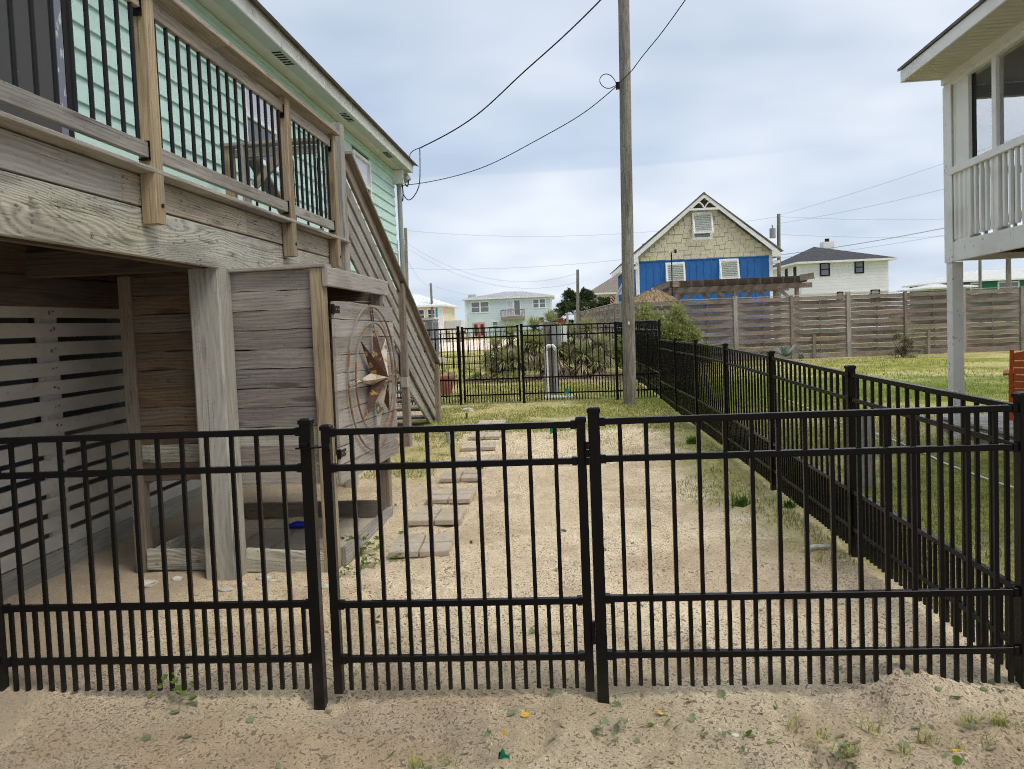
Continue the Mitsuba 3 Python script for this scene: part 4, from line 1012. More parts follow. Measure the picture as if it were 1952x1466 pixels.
t = upole('p', (1.335, 13.9, -.2), (1.50, 13.9, 9.6), .122, .098, 'round weathered wooden utility pole standing in the yard before the back fence')
obj('cable_clamp', box((1.26, 13.74, 6.02), (1.33, 13.82, 6.14), .01), 'black_metal', t)
obj('tag', box((1.34, 13.772, 1.66), (1.37, 13.782, 1.72), .002), 'white_plastic', t)
fg = 'far utility poles'
for b, tp, r, lab, ex in (((-12.38, 60, 0), (-12.18, 60, 10.1), .16, 'tall far utility pole rising over the yellow house', 1), ((-12.8, 75, 0), (-12.85, 75, 6.4), .14, 'short far utility pole before the yellow house', 0),
                      ((1.65, 58, 0), (1.83, 58, 5.9), .14, 'thin far utility pole standing in front of the pine tree', 0), ((16.45, 55, 0), (16.6, 55, 9.1), .15, 'far utility pole with a grey transformer between the blue house and the white house', 2),
                      ((33.63, 60, 0), (33.63, 60, 7.5), .13, 'thinner of two far poles seen below the porch on the right', 0), ((29.83, 50, 0), (29.83, 50, 7.0), .17, 'thicker of two far poles seen below the porch on the right', 0),
                      ((-19.6, 90, 0), (-19.4, 90, 11.5), .15, 'far utility pole hugging the edge of the green house', 1)):
    t = upole('f', b, tp, r, r * .8, lab)
    if ex == 2:
        obj('transformer', tube([(b[0] - .35, b[1] - .1, 7.35), (b[0] - .35, b[1] - .1, 8.05)], .22, 12), 'paint_grey_metal', t, smooth=40); obj('bushing', tube([(b[0] - .35, b[1] - .1, 8.05), (b[0] - .35, b[1] - .1, 8.3)], .05, 8), 'paint_grey_metal', t)
    if ex == 1: obj('transformer', tube([(b[0] - .75, b[1] - .1, 7.9), (b[0] - .75, b[1] - .1, 9.1)], .28, 12), 'paint_grey_metal', t, smooth=40)


def cable(pts, r, label, mat='black_cable', smooth_n=40, group=None, name='cable'):
    from scipy.interpolate import CubicSpline
    p = np.array(pts, float); s = np.concatenate([[0], np.cumsum(np.linalg.norm(np.diff(p, axis=0), axis=1))])
    q = CubicSpline(s, p, bc_type='natural')(np.linspace(0, s[-1], smooth_n))
    tag(obj(name, tube(q, r, 6), mat, smooth=True), label, 'cable', group)


cable([(-3.0, 16.9, 5.92), (-1.46, 15.83, 6.35), (-.57, 15.21, 6.85), (.13, 14.71, 7.22), (1.09, 14.04, 7.80), (1.42, 13.88, 8.05)], .014, 'thick black cable rising from the eave of the green house to the pole top')
cable([(-3.44, 16.8, 5.06), (-2.98, 16.51, 5.03), (-2.18, 16, 5.03), (-1.32, 15.45, 5.12), (-.51, 14.94, 5.34), (.13, 14.53, 5.54), (.74, 14.14, 5.77), (1.27, 13.81, 6.08)], .0085, 'thin sagging cable from the house conduit to the clamp on the pole')
cable([(1.27, 13.8, 6.10), (1.12, 13.8, 6.05), (1.00, 13.8, 6.12), (.97, 13.8, 6.22), (1.05, 13.8, 6.31), (1.16, 13.8, 6.29), (1.24, 13.8, 6.20), (1.28, 13.79, 6.10)], .008, 'loop of spare cable hanging at the clamp on the pole')
cable([(1.30, 13.76, 6.10), (1.44, 13.78, 6.20), (1.56, 13.6, 6.30), (1.84, 12.5, 6.40), (2.07, 11, 6.40), (3.2, 5, 6.5), (4.2, -1, 6.9)], .0085, 'cable leading from the pole towards the viewer and the upper right')
A0 = np.array([-3.01, 16.9, 5.92])
cable([A0, (-3.02, 16.9, 5.55), (-3.04, 16.9, 5.22), (-3.12, 16.9, 4.93), (-3.34, 16.88, 4.74), (-3.43, 16.84, 4.86)], .012, 'drooping loop of cable below the eave end of the green house')
cable([hp(-3.58, 16.6, 5.13), hp(-3.62, 16.65, 5.02), (-3.42, 16.8, 5.17), (-3.43, 16.8, 4.9), (-3.45, 16.8, 4.70)], .016, 'cable bundle coming out of the curved conduit head')
cable([A0, (-3.22, 16.9, 5.82), hp(-3.50, 16.78, 5.45)], .010, 'cable anchor running from the cable end to the white fascia')
for k, (a, b, sag, lab) in enumerate((((-12.2, 60, 9.9), (16.55, 55, 8.9), .9, 'highest far power line crossing behind the pole'), ((-12.2, 60, 6.75), (16.55, 55, 7.5), .8, 'second far power line crossing behind the pole'),
        ((-12.2, 60, 8.9), (1.8, 58, 5.6), 1.7, 'upper sagging line from the tall far pole to the pole by the pine'), ((-12.2, 60, 8.5), (1.8, 58, 4.9), 1.6, 'lower sagging line from the tall far pole to the pole by the pine'),
        ((-12.2, 60, 7.6), (-12.85, 75, 6.1), .6, 'short line between the two far poles on the left'), ((-12.85, 75, 6.2), (-6.8, 96, 5.6), .5, 'line from the short far pole to the pale blue house'),
        ((16.6, 55, 9.0), (30, 27, 12.3), .5, 'steepest line from the transformer pole to the upper right'), ((16.6, 55, 8.4), (29, 28, 9.8), .6, 'middle line from the transformer pole to the right porch'),
        ((16.6, 55, 6.1), (29, 27, 7.6), .55, 'dark lower line passing over the white far house chimney'), ((16.6, 55, 5.9), (29, 27, 7.3), .7, 'faint lowest line passing over the white far house chimney'),
        ((16.6, 55, 8.9), (46, 62, 9.4), .6, 'level line running right from the transformer pole top'), ((16.6, 55, 7.6), (46, 62, 8.0), .6, 'lower level line running right from the transformer pole'))):
    a, b = np.array(a, float), np.array(b, float); f = np.linspace(0, 1, 24)[:, None]
    tag(obj('power_line', tube(a + (b - a) * f - UZ * 4 * sag * f * (1 - f), .008 if k != 8 else .018, 5, False), 'far_cable', smooth=True), lab, 'power line')

# ---------------------------------------------------------------- plants
def leafy(key, c0, c1, c2=None, thin=True):
    def fn(p, n, uv):
        a = noise(p.x * 37, p.y * 37, p.z * 37); b = fbm(p.x * 3.1, p.y * 3.1, p.z * 3.1, 2)
        c = mix(c0, c1, dr.clip(a * .75 + (b - .35) * .9, 0, 1))
        if c2: c = mix(c, c2, smoothstep(.82, .9, noise(p.x * 61 + 5, p.y * 61, p.z * 61)))
        return c
    if thin: scene[key] = {'type': 'principledthin', 'base_color': proc(fn), 'roughness': .55, 'diff_trans': .55, 'spec_trans': 0.0}
    else: textured(key, fn, .7, .25)


leafy('leaf_bush', (.17, .205, .06), (.42, .44, .17), (.60, .60, .36)); leafy('leaf_pine', (.03, .052, .02), (.10, .14, .055), None, False)
leafy('leaf_yucca', (.28, .32, .14), (.58, .58, .32), (.74, .72, .54)); leafy('leaf_dead', (.30, .235, .16), (.60, .50, .36), None, False)
leafy('leaf_agave', (.15, .22, .19), (.30, .37, .33), None, False); leafy('leaf_grass', (.16, .21, .04), (.42, .42, .13), (.62, .53, .26), False)
leafy('leaf_weed', (.05, .12, .02), (.17, .27, .05)); leafy('leaf_penny', (.17, .215, .12), (.31, .355, .21)); leafy('leaf_scrub', (.09, .075, .045), (.21, .19, .10), (.28, .30, .12), False)


def leaves(n, centre, size, ll, lw, seed, clumps=0, up=.3, shell=.0):
    """Small leaf-shaped quads scattered through an ellipsoid, gathered in clumps."""
    g = np.random.default_rng(seed); size = np.array(size, float)
    d = g.normal(size=(n, 3)); d /= np.linalg.norm(d, axis=1, keepdims=True); d *= (shell + (1 - shell) * g.random(n) ** .5)[:, None]
    if clumps:
        cc = g.normal(size=(clumps, 3)); cc /= np.linalg.norm(cc, axis=1, keepdims=True); cc *= (.35 + .6 * g.random(clumps))[:, None]
        d = cc[g.integers(0, clumps, n)] + d * g.uniform(.16, .34, clumps)[g.integers(0, clumps, n)][:, None]
    c = np.array(centre) + d * size
    a = g.normal(size=(n, 3)) + d * .8 + UZ * up; a /= np.linalg.norm(a, axis=1, keepdims=True); b = np.cross(a, g.normal(size=(n, 3))); b /= np.linalg.norm(b, axis=1, keepdims=True)
    L, W = ll * g.uniform(.6, 1.3, n)[:, None], lw * g.uniform(.6, 1.3, n)[:, None]
    v = np.stack([c, c + a * L * .5 + b * W * .5, c + a * L, c + a * L * .5 - b * W * .5], 1).reshape(-1, 3); i = np.arange(n) * 4
    return v, np.vstack([np.stack([i, i + 1, i + 2], 1), np.stack([i, i + 2, i + 3], 1)])


def joinm(*ms):
    V, F, o = [], [], 0
    for m in ms: V.append(m[0]); F.append(np.asarray(m[1]) + o); o += len(m[0])
    return np.vstack(V), np.vstack(F)


bs = thing('bush', 'green leafy bush standing behind the metal side fence against the woven fence', 'bush')
obj('foliage', joinm(leaves(9000, (2.80, 19.3, 1.30), (.86, .7, .95), .10, .045, 1, 44, .5), leaves(3600, (3.35, 19.0, .85), (.55, .5, .60), .10, .045, 2, 26, .5), leaves(3600, (2.15, 19.4, 1.05), (.6, .5, .78), .10, .045, 3, 20, .5)), 'leaf_bush', bs)
for i in range(7):
    a = rng.uniform(0, 6.28); obj('stem', tube([(2.85 + rng.uniform(-.2, .3), 19.2, .1), (2.85 + .35 * math.cos(a), 19.2 + .3 * math.sin(a), .8), (2.85 + .6 * math.cos(a), 19.2 + .5 * math.sin(a), 1.55)], [.02, .014, .006], 6), 'wood_dark', bs)
pn = thing('pine_tree', 'dark wind bent pine tree beyond the fences left of the blue house', 'tree')
blobs = [(1.2, 62, 3.5, 1.0, .8), (2.5, 62.3, 3.55, 1.1, .85), (.75, 61.8, 2.95, .9, .55), (3.6, 62, 3.1, 1.1, .6), (2.0, 61.6, 2.85, 1.2, .6), (4.2, 62, 2.7, .7, .45), (.3, 62, 1.75, .6, .36), (1.05, 62.2, 1.55, .65, .34), (1.6, 62, 1.15, .6, .32), (3.2, 62.4, 2.5, 1.0, .55), (2.6, 61.9, 4.1, .5, .4), (1.2, 61.9, 4.1, .45, .4), (.2, 61.9, 2.5, .6, .4), (4.0, 62.3, 3.3, .8, .4), (-.1, 62, 1.45, .35, .22)]
obj('crown', joinm(*[leaves(1900, (x, y, z), (rx, rx, rz), .24, .06, 20 + i, 22, .8) for i, (x, y, z, rx, rz) in enumerate(blobs)]), 'leaf_pine', pn)
obj('trunk', tube([(2.3, 62, 0), (2.2, 62, 1.0), (2.0, 62.0, 2.1), (2.1, 62, 3.4)], [.16, .13, .10, .05], 8), 'wood_dark', pn)
for e in ((.5, 62, 1.8), (1.0, 62, 3.0), (3.3, 62, 2.9), (1.2, 62, 1.5), (2.7, 62.2, 3.7)): obj('branch', tube([(2.15, 62, 1.2 if e[2] < 2 else 2.0), ((2.15 + e[0]) / 2, 62, (1.9 + e[2]) / 2 - .1), e], [.07, .05, .02], 6), 'wood_dark', pn)


def rosette(c, n, L, W, seed, lo=-.5, hi=1.4, droop=.35, axis=None):
    """Sword leaves round a stem end: each leaf a narrow folded strip that bends down towards its tip."""
    g = np.random.default_rng(seed); T3 = []
    for i in range(n):
        a, e = g.uniform(0, 2 * np.pi), g.uniform(lo, hi); l = L * g.uniform(.7, 1.1)
        d = np.array([math.cos(a) * math.cos(e), math.sin(a) * math.cos(e), math.sin(e)]); s = np.array([-math.sin(a), math.cos(a), 0])
        p0, p1 = np.array(c) + d * .03, np.array(c) + d * l * .55 - UZ * droop * l * .10; p2 = np.array(c) + d * l - UZ * droop * l * .42
        w = W * g.uniform(.7, 1.2)
        T3 += [[p0 - s * w * .4, p0 + s * w * .4, p1 + s * w * .5], [p0 - s * w * .4, p1 + s * w * .5, p1 - s * w * .5], [p1 - s * w * .5, p1 + s * w * .5, p2]]
    return tri_soup(np.array(T3))


for k, (x, y, lab, heads) in enumerate(((-1.25, 21.0, 'spiky yucca clump with brown dead skirts, left one behind the back gate', ((-.55, 0, .95), (-.1, .1, 1.3), (.4, -.2, 1.05), (-.25, -.4, .55), (.15, -.5, .6), (-.75, -.2, .5))), (-.25, 21.1, 'tallest spiky yucca clump behind the white pipes', ((-.4, .2, 1.45), (.1, 0, 1.62), (.5, .2, 1.25), (-.3, -.3, 1.0), (.25, -.4, .85), (-.05, -.5, .5), (.55, -.3, .6))),
                                    (.80, 21.0, 'spiky yucca clump with brown dead skirts, right one before the receding woven fence', ((-.4, 0, 1.2), (.1, .1, 1.4), (.45, -.2, .9), (-.1, -.4, .7), (.3, -.5, .45))))):
    yc = thing('yucca_plant', lab, 'plant')
    for i, (dx, dy, z) in enumerate(heads):
        c = (x + dx, y + dy, z + .16); b = (x + dx * .35, y + dy * .35, .1)
        obj('trunk', tube([b, (x + dx * .7, y + dy * .7, z * .5), c], [.09, .08, .07], 7), 'wood_dark', yc)
        obj('crown', rosette(c, 260, .50, .028, 60 + k * 9 + i), 'leaf_yucca', yc)
        obj('dead_skirt', rosette((c[0], c[1], c[2] - .25), 260, .60, .035, 160 + k * 9 + i, -1.45, -.35, .15), 'leaf_dead', yc)
for x, y, z, L, n, lab in ((7.6, 24.8, .30, .62, 26, 'blue green agave at the foot of the woven fence'), (8.05, 24.6, .22, .28, 14, 'tiny agave offset beside the larger agave'), (15.6, 24.9, .35, .80, 24, 'agave at the foot of the woven fence behind the orange bench')):
    ag = thing('agave_plant', lab, 'plant'); obj('rosette', rosette((x, y, z), n, L, .11, 300 + n, .25, 1.35, .15), 'leaf_agave', ag)
db = thing('dry_shrub', 'half dead brownish shrub in front of the woven fence on the lawn', 'shrub')
obj('foliage', joinm(leaves(1100, (11.25, 24.5, .62), (.33, .3, .42), .06, .03, 5, 16, .4), leaves(500, (11.35, 24.4, .28), (.6, .4, .14), .06, .03, 6, 12, .2)), 'leaf_scrub', db)
for i in range(14): a = rng.uniform(0, 6.28); obj('twig', tube([(11.27, 24.5, .12), (11.27 + .2 * math.cos(a), 24.5 + .15 * math.sin(a), .5), (11.27 + .33 * math.cos(a), 24.5 + .3 * math.sin(a), rng.uniform(.7, 1.02))], [.012, .008, .004], 5), 'wood_dark', db)
tag(obj('dune_scrub', joinm(*[leaves(500, (x, 150 + rng.uniform(-8, 8), .5), (4, 4, rng.uniform(.7, 1.6)), .8, .35, 400 + i, 12, .4) for i, x in enumerate(np.arange(-90, 120, 6.0))]), 'leaf_scrub'), 'low scrub along the far dunes', 'scrub', kind='stuff')
tag(obj('undergrowth', joinm(*[leaves(260, (x, y, .26), (.5, .4, .22), .10, .04, 500 + i, 10, .6) for i, (x, y) in enumerate([(-3.2, 19.8), (-2.6, 20.8), (-2.3, 21.8), (-3.6, 21.6), (-1.9, 20.4), (-1.6, 22.4), (-4.2, 20.6), (-2.9, 22.8), (1.1, 22.4), (.2, 22.6), (-3.9, 23.2), (-1.2, 19.7)])]), 'leaf_bush'), 'low green weeds round the yucca bed behind the back fence', 'weeds', kind='stuff')

# ---------------------------------------------------------------- yard things
us = thing('utility_post', 'brown post with a grey meter box behind the back fence', 'post')
obj('post', board((-.20, 16.35, -.1), (-.20, 16.35, 1.78), .22, .12, (0, 1, 0), .006), 'wood_stair', us); obj('meter_box', box((-.12, 16.16, 1.25), (.08, 16.28, 1.70), .02), 'paint_grey_metal', us)
obj('side_box', box((.09, 16.2, 1.32), (.22, 16.3, 1.68), .01), 'white_plastic', us); obj('conduit', tube([(-.03, 16.22, .1), (-.03, 16.22, 1.25)], .035, 10), 'paint_grey_metal', us, smooth=40)
up = thing('water_pipe', 'white plastic pipe bent in an upside down U behind the back fence', 'pipe')
obj('riser', tube([(-.245, 15.8, .1), (-.245, 15.8, 1.14)], .036, 12), 'white_plastic', up, smooth=40); obj('riser', tube([(-.06, 15.8, .1), (-.06, 15.8, 1.14)], .036, 12), 'paint_grey_metal', up, smooth=40)
obj('bend', tube([(-.245, 15.8, 1.10), (-.245, 15.8, 1.21), (-.205, 15.8, 1.25), (-.10, 15.8, 1.25), (-.06, 15.8, 1.21), (-.06, 15.8, 1.10)], .042, 12), 'white_plastic', up, smooth=40)
pd = thing('pad', 'white concrete pad at the foot of the white pipes', 'slab'); obj('slab', box((-.32, 15.2, .1), (.30, 15.7, .185), .01), 'roof_pale', pd)
plain('dark_red', (.20, .004, .012), .5)
rb = thing('red_sign', 'small dark red sign board far behind the meter post', 'sign'); obj('board', box((.02, 40, 1.75), (.40, 40.05, 2.0), .005), 'dark_red', rb); obj('post', tube([(.2, 40.06, .1), (.2, 40.06, 1.9)], .03, 6), 'white_plastic', rb)
for x, y, h, lab in ((-.30, 2.82, .03, 'crumpled green marker flag lying on the sand at the bottom edge'), (-.155, 10.3, .17, 'small green marker flag in the sand beyond the gate'), (.10, 14.25, .30, 'small green marker flag before the back fence')):
    mf = thing('marker_flag', lab, 'flag'); z0 = ground_at(x, y)
    obj('wire', tube([(x, y, z0 - .03), (x + .01, y, z0 + h)], .003, 5), 'near_black', mf)
    g_ = np.array([[[x + .01 + (.038 if h < .1 else .09) * u, y + .012 * math.sin(7 * u + 3 * v), z0 + h - (.03 if h < .1 else .10) * v + .01 * math.sin(5 * u)] for u in np.linspace(0, 1, 6)] for v in np.linspace(0, 1, 5)])
    obj('cloth', quadmesh(g_), 'green_flag', mf, smooth=True)
pl = thing('path_light', 'small pale garden light on a stake beside the stair', 'lamp')
obj('stake', tube([(-1.42, 9.25, .0), (-1.42, 9.25, .26)], .012, 8), 'wood_support', pl); obj('shade', tube([(-1.42, 9.25, .25), (-1.42, 9.25, .40)], [.05, .062], 12), 'paint_grey_soffit', pl); obj('cap', tube([(-1.42, 9.25, .40), (-1.42, 9.25, .43), (-1.42, 9.25, .45)], [.075, .07, .02], 12), 'paint_white', pl)
sk = thing('stake', 'short brown stake in the grass in front of the back gate', 'stake'); obj('shaft', tube([(-1.62, 12.6, .05), (-1.63, 12.6, .23)], .02, 7), 'wood_dark', sk)
for x, y, h, lab in ((2.92, 7.15, .74, 'grey timber post on the lawn just behind the second side fence post'), (3.0, 10.4, .64, 'grey timber post on the lawn behind the third side fence post')):
    k = thing('timber_post', lab, 'post'); obj('shaft', board((x, y, -.1), (x, y, h), .13, .09, (0, 1, 0), .006), 'wood_support', k); obj('top', box((x - .066, y - .046, h), (x + .066, y + .046, h + .008), .002), 'wood_white', k)
rp_ = [(4.13 + .05 * math.sin(i * .9), 5.0 + i * .5, ground_at(4.13, 5 + i * .5) + .022 + .008 * math.sin(i * 2.1)) for i in range(20)]
tag(obj('rope', tube(rp_, .010, 6), 'white_plastic', smooth=True), 'thin white rope lying across the lawn beside the side fence', 'rope')
SL = ['nearest concrete stepping stone of four slabs, closest to the front gate'] + [w_ + ' stepping stone of four slabs, counted from the front gate' for w_ in ('second', 'third', 'fourth', 'fifth', 'sixth', 'seventh')] + ['farthest concrete stepping stone of four slabs, in the grass']
for i, (y, w) in enumerate(((5.52, .47), (6.30, .46), (7.03, .44), (7.95, .46), (8.75, .45), (9.75, .47), (10.6, .46), (11.8, .45))):
    ss = thing('stepping_stone', SL[i], 'paving stone', 'stepping stones across the sandy yard'); x = -1.10 + rng.uniform(-.02, .02); a = rng.uniform(-.05, .05)
    for p in (-1, 1):
        for q in (-1, 1):
            m = box((.005, .005, 0), (w / 2 - .009, w / 2 - .009, .045 + rng.uniform(-.003, .003)), .006); v = m[0] + [p * w / 4 - w / 4 + .002, q * w / 4 - w / 4 + .002, 0]
            R_ = np.array([[math.cos(a), -math.sin(a), 0], [math.sin(a), math.cos(a), 0], [0, 0, 1]])
            obj('slab', (v @ R_.T + [x, y, ground_at(x, y) + .004], m[1], m[2]), 'mat_paver', ss)
ac = thing('air_conditioner', 'grey air conditioner unit on a raised stand at the back corner of the green house', 'air conditioner')
obj('casing', box((-3.50, 16.75, 1.02), (-2.86, 17.5, 1.93), .02), 'paint_grey_metal', ac); obj('lid', box((-3.52, 16.73, 1.93), (-2.84, 17.52, 1.985), .015), 'roof_pale', ac)
plain('mat_grille', (.17, .175, .18), .5)
for i in range(7): obj('grille', box((-2.855, 16.82, 1.10 + i * .115), (-2.845, 17.45, 1.19 + i * .115), .002), 'mat_grille', ac)
for i in range(7): obj('grille', box((-2.985, 16.742, 1.10 + i * .115), (-2.885, 16.749, 1.19 + i * .115), .002), 'mat_grille', ac)
obj('label_plate', box((-3.17, 16.742, 1.68), (-3.05, 16.748, 1.88), .002), 'white_plastic', ac)
es = thing('equipment_stand', 'raised wooden stand under the air conditioner behind the stair', 'stand')
obj('deck', box((-3.7, 16.65, .92), (-2.74, 17.6, 1.018), .004), 'wood_white', es); obj('rim', board((-3.3, 16.62, .93), (-2.80, 16.62, .95), .17, .036, OY_), 'wood_white', es)
for x in (-3.6, -2.86): obj('post', board((x, 16.72, -.1), (x, 16.72, .90), .11, .11, OX), 'wood_stair', es)
pt = thing('terracotta_pot', 'terracotta pot on the ground behind the back fence, beside the stair end', 'pot')
a = np.linspace(0, 1, 6); obj('bowl', tube([(-2.72, 16.9, .12 + .45 * t) for t in a], [.17, .20, .23, .255, .27, .275], 18), 'terracotta', pt, smooth=40); obj('rim', tube([(-2.72, 16.9, .56), (-2.72, 16.9, .62)], .295, 18), 'terracotta', pt, smooth=40)
bp_ = thing('blue_scoop', 'blue plastic scoop lying inside the shower stall', 'toy'); obj('bowl', tube([hp(-2.47, 5.98, .09), hp(-2.40, 6.0, .10), hp(-2.34, 6.02, .09)], [.02, .035, .03], 10), 'blue_plastic', bp_, smooth=40)
rh = thing('red_rope', 'thin red rope dangling beside the shower door by the stair', 'rope'); obj('cord', tube([hp(-2.16, 8.5, 1.20), hp(-2.14, 8.5, 1.08), hp(-2.12, 8.52, .95), hp(-2.09, 8.5, .88)], .008, 6), 'red_paint', rh)
def bone_fn(p, n, uv): return mix((.42, .39, .34), (.68, .66, .60), noise(p.x * 40, p.y * 40, p.z * 40))
textured('mat_shell', bone_fn, .7)
dw = thing('driftwood', 'short pale stick lying on the sand beside the side fence', 'stick'); obj('shaft', tube([(1.70, 5.24, .055), (1.79, 5.27, .065), (1.90, 5.28, .06)], [.014, .017, .013], 8), 'mat_shell', dw)
for i, (x, y, r) in enumerate(((-2.90, 4.80, .055), (-2.72, 4.86, .035), (-2.12, 4.92, .045), (-2.30, 4.72, .04), (-2.22, 4.78, .03), (-1.62, 4.72, .03), (-1.56, 4.68, .02), (-1.35, 6.0, .025), (-1.75, 13.7, .09), (1.10, 4.9, .02), (-2.36, 4.63, .025), (.68, 3.0, .014), (-2.03, 4.85, .02))):
    m = trimesh.creation.icosphere(2, r); v = np.array(m.vertices); v = v * (1 + .9 * (meshkit.fbm(v / r * 1.3 + i * 7, 3, i)[:, None] - .5)) * [1.2, .8, .5] + [x, y, ground_at(x, y) + r * .18]
    tag(obj('shell', (v, m.faces), 'mat_shell', smooth=True), 'pale broken shell lying on the sand', 'shell', 'pale shells scattered over the sand')

# ---------------------------------------------------------------- grass, weeds, litter
def blades(pts, hgt, wid, seed, lean=.6):
    g = np.random.default_rng(seed); n = len(pts); a = g.uniform(0, 2 * np.pi, n); h = hgt * g.uniform(.5, 1.3, n); w = wid * g.uniform(.7, 1.3, n)
    d = np.stack([np.cos(a), np.sin(a)], 1); ln = g.uniform(.1, lean, n)[:, None] * h[:, None]
    z = np.array(gz(pts[:, 0], pts[:, 1]) + relief(pts[:, 0], pts[:, 1]))
    b = np.column_stack([pts, z - .004]); s = np.column_stack([-d[:, 1], d[:, 0], np.zeros(n)]) * w[:, None] / 2
    m = b + np.column_stack([d * ln * .4, h * .6]); t = b + np.column_stack([d * ln * 1.2, h])
    v = np.stack([b - s, b + s, m + s * .7, m - s * .7, t], 1).reshape(-1, 3); i = np.arange(n) * 5
    return v, np.vstack([np.stack([i, i + 1, i + 2], 1), np.stack([i, i + 2, i + 3], 1), np.stack([i + 3, i + 2, i + 4], 1)])


def patchy(n, x0, x1, y0, y1, seed, sc=1.2, thr=.45, keep=None):
    g = np.random.default_rng(seed); p = np.column_stack([g.uniform(x0, x1, n), g.uniform(y0, y1, n)])
    f = meshkit.fbm(np.column_stack([p * sc, np.zeros(n)]), 4, seed)
    ok = f + g.normal(0, .05, n) > thr
    if keep: ok &= keep(p)
    return p[ok]


lawn = [patchy(26000, 2.15, 5.0, 4.2, 9.5, 1, 1.1, .40), patchy(20000, 2.15, 9, 9.5, 15, 2, .8, .38), patchy(9000, 2.2, 12, 15, 25, 3, .6, .40), patchy(2600, 2.1, 3.6, 3.4, 4.6, 14, 2.0, .50)]
tag(obj('lawn_grass', joinm(blades(lawn[0], .042, .0055, 11), blades(lawn[1], .05, .008, 12), blades(lawn[2], .06, .014, 13), blades(lawn[3], .045, .005, 14)), 'leaf_grass'), 'yellowish green lawn grass right of the side fence', 'grass', kind='stuff')
yard = [patchy(22000, -2.3, 1.95, 10.9, 14.5, 4, .9, .40), patchy(9000, -3, 1.95, 14.7, 19, 5, .7, .43), patchy(9000, .9, 2.0, 5, 11, 6, 1.3, .50, lambda p: p[:, 0] + .4 * np.sin(p[:, 1] * 2) > 1.45), patchy(3600, -2.3, -1.45, 8.0, 10.9, 7, 1.6, .50), patchy(1500, -.9, 1.2, 8.5, 11, 8, 1.5, .54)]
tag(obj('yard_grass', joinm(*[blades(p, h, w, 30 + i) for i, (p, h, w) in enumerate(zip(yard, (.045, .06, .04, .045, .04), (.008, .011, .006, .007, .007)))]), 'leaf_grass'), 'patchy thin grass at the back and along the sides of the sandy yard', 'grass', kind='stuff')


def disc(c, r, nrm, seed, cup=.2, k=9):
    g = np.random.default_rng(seed); nrm = unit(nrm); a = unit(np.cross(nrm, [.3, 1, .2])); b = np.cross(nrm, a); t = np.linspace(.25, 2 * np.pi - .25, k)
    v = [np.array(c)] + [np.array(c) + r * g.uniform(.88, 1.08) * (math.cos(q) * a + math.sin(q) * b) + nrm * r * cup * g.uniform(.4, 1.2) for q in t]
    return np.array(v), np.array([(0, i, i + 1) for i in range(1, k)])


def tuft(name, label, x, y, n, h, seed, group=None, mat='leaf_grass', w=.005, cat='grass tuft'):
    g = np.random.default_rng(seed); p = np.column_stack([x + g.normal(0, h * .35, n), y + g.normal(0, h * .25, n)])
    tag(obj(name, blades(p, h, w, seed, 1.1), mat), label, cat, group)


gt = 'grass tufts in the sand before the fence'
for i, (x, y, n, h) in enumerate(((1.24, 3.00, 26, .075), (1.42, 2.95, 22, .07), (1.02, 2.98, 16, .06), (1.08, 2.86, 26, .06), (.98, 2.90, 18, .055), (1.78, 3.05, 60, .05), (1.90, 3.02, 60, .055), (1.66, 3.06, 30, .05), (2.02, 2.98, 40, .05), (.94, 3.06, 14, .06), (-.62, 2.80, 30, .055), (-.50, 2.79, 24, .05), (1.52, 2.88, 14, .05), (1.30, 2.86, 16, .05), (1.65, 2.92, 18, .05))):
    tuft('grass_tuft', 'thin green grass tuft growing in the bare sand before the fence', x, y, n, h, 700 + i, gt)
for i, (x, y, n, h, lab) in enumerate(((1.58, 6.5, 90, .10, 'bright green weed tuft in the sand near the side fence, nearer of two'), (1.98, 6.45, 60, .07, 'green grass tuft at the foot of the side fence'), (1.72, 9.6, 110, .10, 'bright green weed tuft at the side fence, farther of two'), (-.95, 8.35, 40, .06, 'green tuft beside the fourth stepping stone'))):
    tuft('weed_tuft', lab, x, y, n, h, 730 + i, None, 'leaf_weed', .012, 'weed')
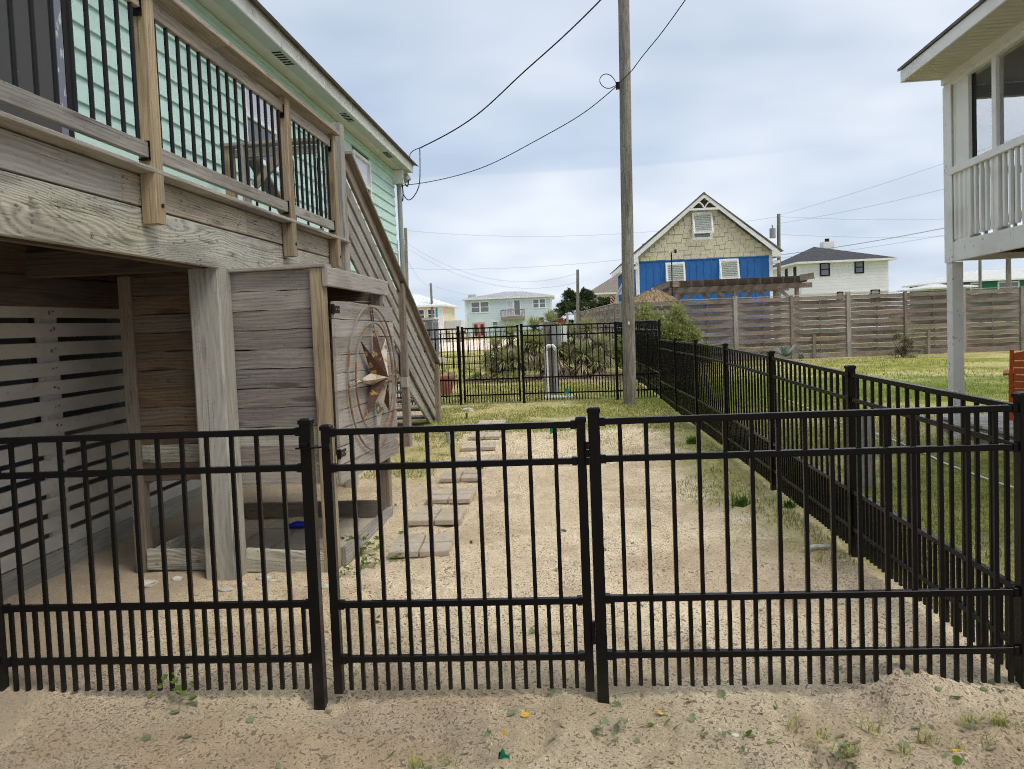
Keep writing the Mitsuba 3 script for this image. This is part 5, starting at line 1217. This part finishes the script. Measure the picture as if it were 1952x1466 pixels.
for i, (x, y, n, r, lab) in enumerate(((-1.86, 3.27, 26, .022, 'bright green weed growing at the foot of the front fence on the left'), (-1.58, 5.45, 60, .035, 'leafy green weed at the corner of the shower base board'), (-1.42, 5.12, 40, .022, 'spreading weed before the first stepping stone'), (-1.5, 4.95, 30, .02, 'small weed on the sand right of the shower post'), (-1.25, 5.3, 40, .02, 'low weed at the edge of the first stepping stone'),
                                    (.155, 3.01, 12, .026, 'pennywort with round leaves in the sand below the hinge post'), (1.05, 2.83, 12, .026, 'pennywort with round leaves near the bottom edge'), (.63, 2.96, 9, .022, 'pennywort with round leaves right of the hinge post'), (-1.75, 6.85, 26, .03, 'weed behind the shower under the door'))):
    g = np.random.default_rng(750 + i); ms = []
    for j in range(n):
        q = g.normal(0, 1, 2) * (.045 if r < .03 else .09); hh = abs(g.normal(.02, .03)) if i not in (1, 0) else abs(g.normal(.05, .05))
        c = (x + q[0], y + q[1] * .7, ground_at(x, y) + .012 + hh); ms.append(disc(c, r * g.uniform(.35, .8), g.normal(0, .45, 3) + UZ, 9000 + i * 99 + j))
    k = thing('weed_plant', lab, 'weed'); obj('leaves', joinm(*ms), 'leaf_weed' if i in (0, 1, 2, 3, 4, 8) else 'leaf_penny', k)
for i in range(120):
    y = rng.uniform(2.72, 3.35) if i < 74 else rng.uniform(3.4, 6.2); x = rng.uniform(-1.9, 1.9) if i < 74 else rng.uniform(-1.4, 1.7)
    if i < 74 and rng.random() < .55: x = rng.uniform(.2, 1.95)
    m = int(rng.random() < .04) if i < 74 else 0; r = rng.uniform(.010, .022)
    v, f = disc((0, 0, 0), r, rng.normal(0, .35, 3) + UZ, 1200 + i); v = v * [1.25, .8, 1] if i % 3 else v
    mat = 'leaf_yellow' if m else ('leaf_penny', 'leaf_penny', 'leaf_weed', 'leaf_penny')[i % 4]
    tag(obj('fallen_leaf', (v + [x, y, ground_at(x, y) + .007], f), mat), 'yellow fallen leaf on the sand' if m else 'small green leaf lying on the sand', 'leaf', 'yellow leaves on the sand' if m else 'green leaves scattered on the sand')
g = np.random.default_rng(99); ms = []
for i in range(9500):
    y = 2.65 + 9.2 * g.random() ** 1.7; x = g.uniform(-2.0, 1.9) if y > 3.5 else g.uniform(-2.4, 2.0)
    L = g.uniform(.005, .017) * (1 + .09 * (y - 2.6)); a = g.uniform(0, 6.28); w = L * g.uniform(.10, .4); c = np.array([x, y, 0]); d = np.array([math.cos(a), math.sin(a), g.uniform(-.1, .3)]) * L; s = np.array([-math.sin(a), math.cos(a), g.uniform(-.3, .3)]) * w
    ms.append([c - d * .5 - s * .5, c - d * .5 + s * .5, c + d * .5])
ms = np.array(ms); cx = ms[:, :, :2].mean(1); ms[:, :, 2] += (gz(cx[:, 0], cx[:, 1]) + relief(cx[:, 0], cx[:, 1]))[:, None] + .006
leafy('mat_litter', (.035, .028, .018), (.16, .12, .07), (.09, .14, .05), False)
tag(obj('leaf_litter', tri_soup(ms), 'mat_litter'), 'tiny dark twigs and leaf bits strewn over the sand', 'litter', kind='stuff')
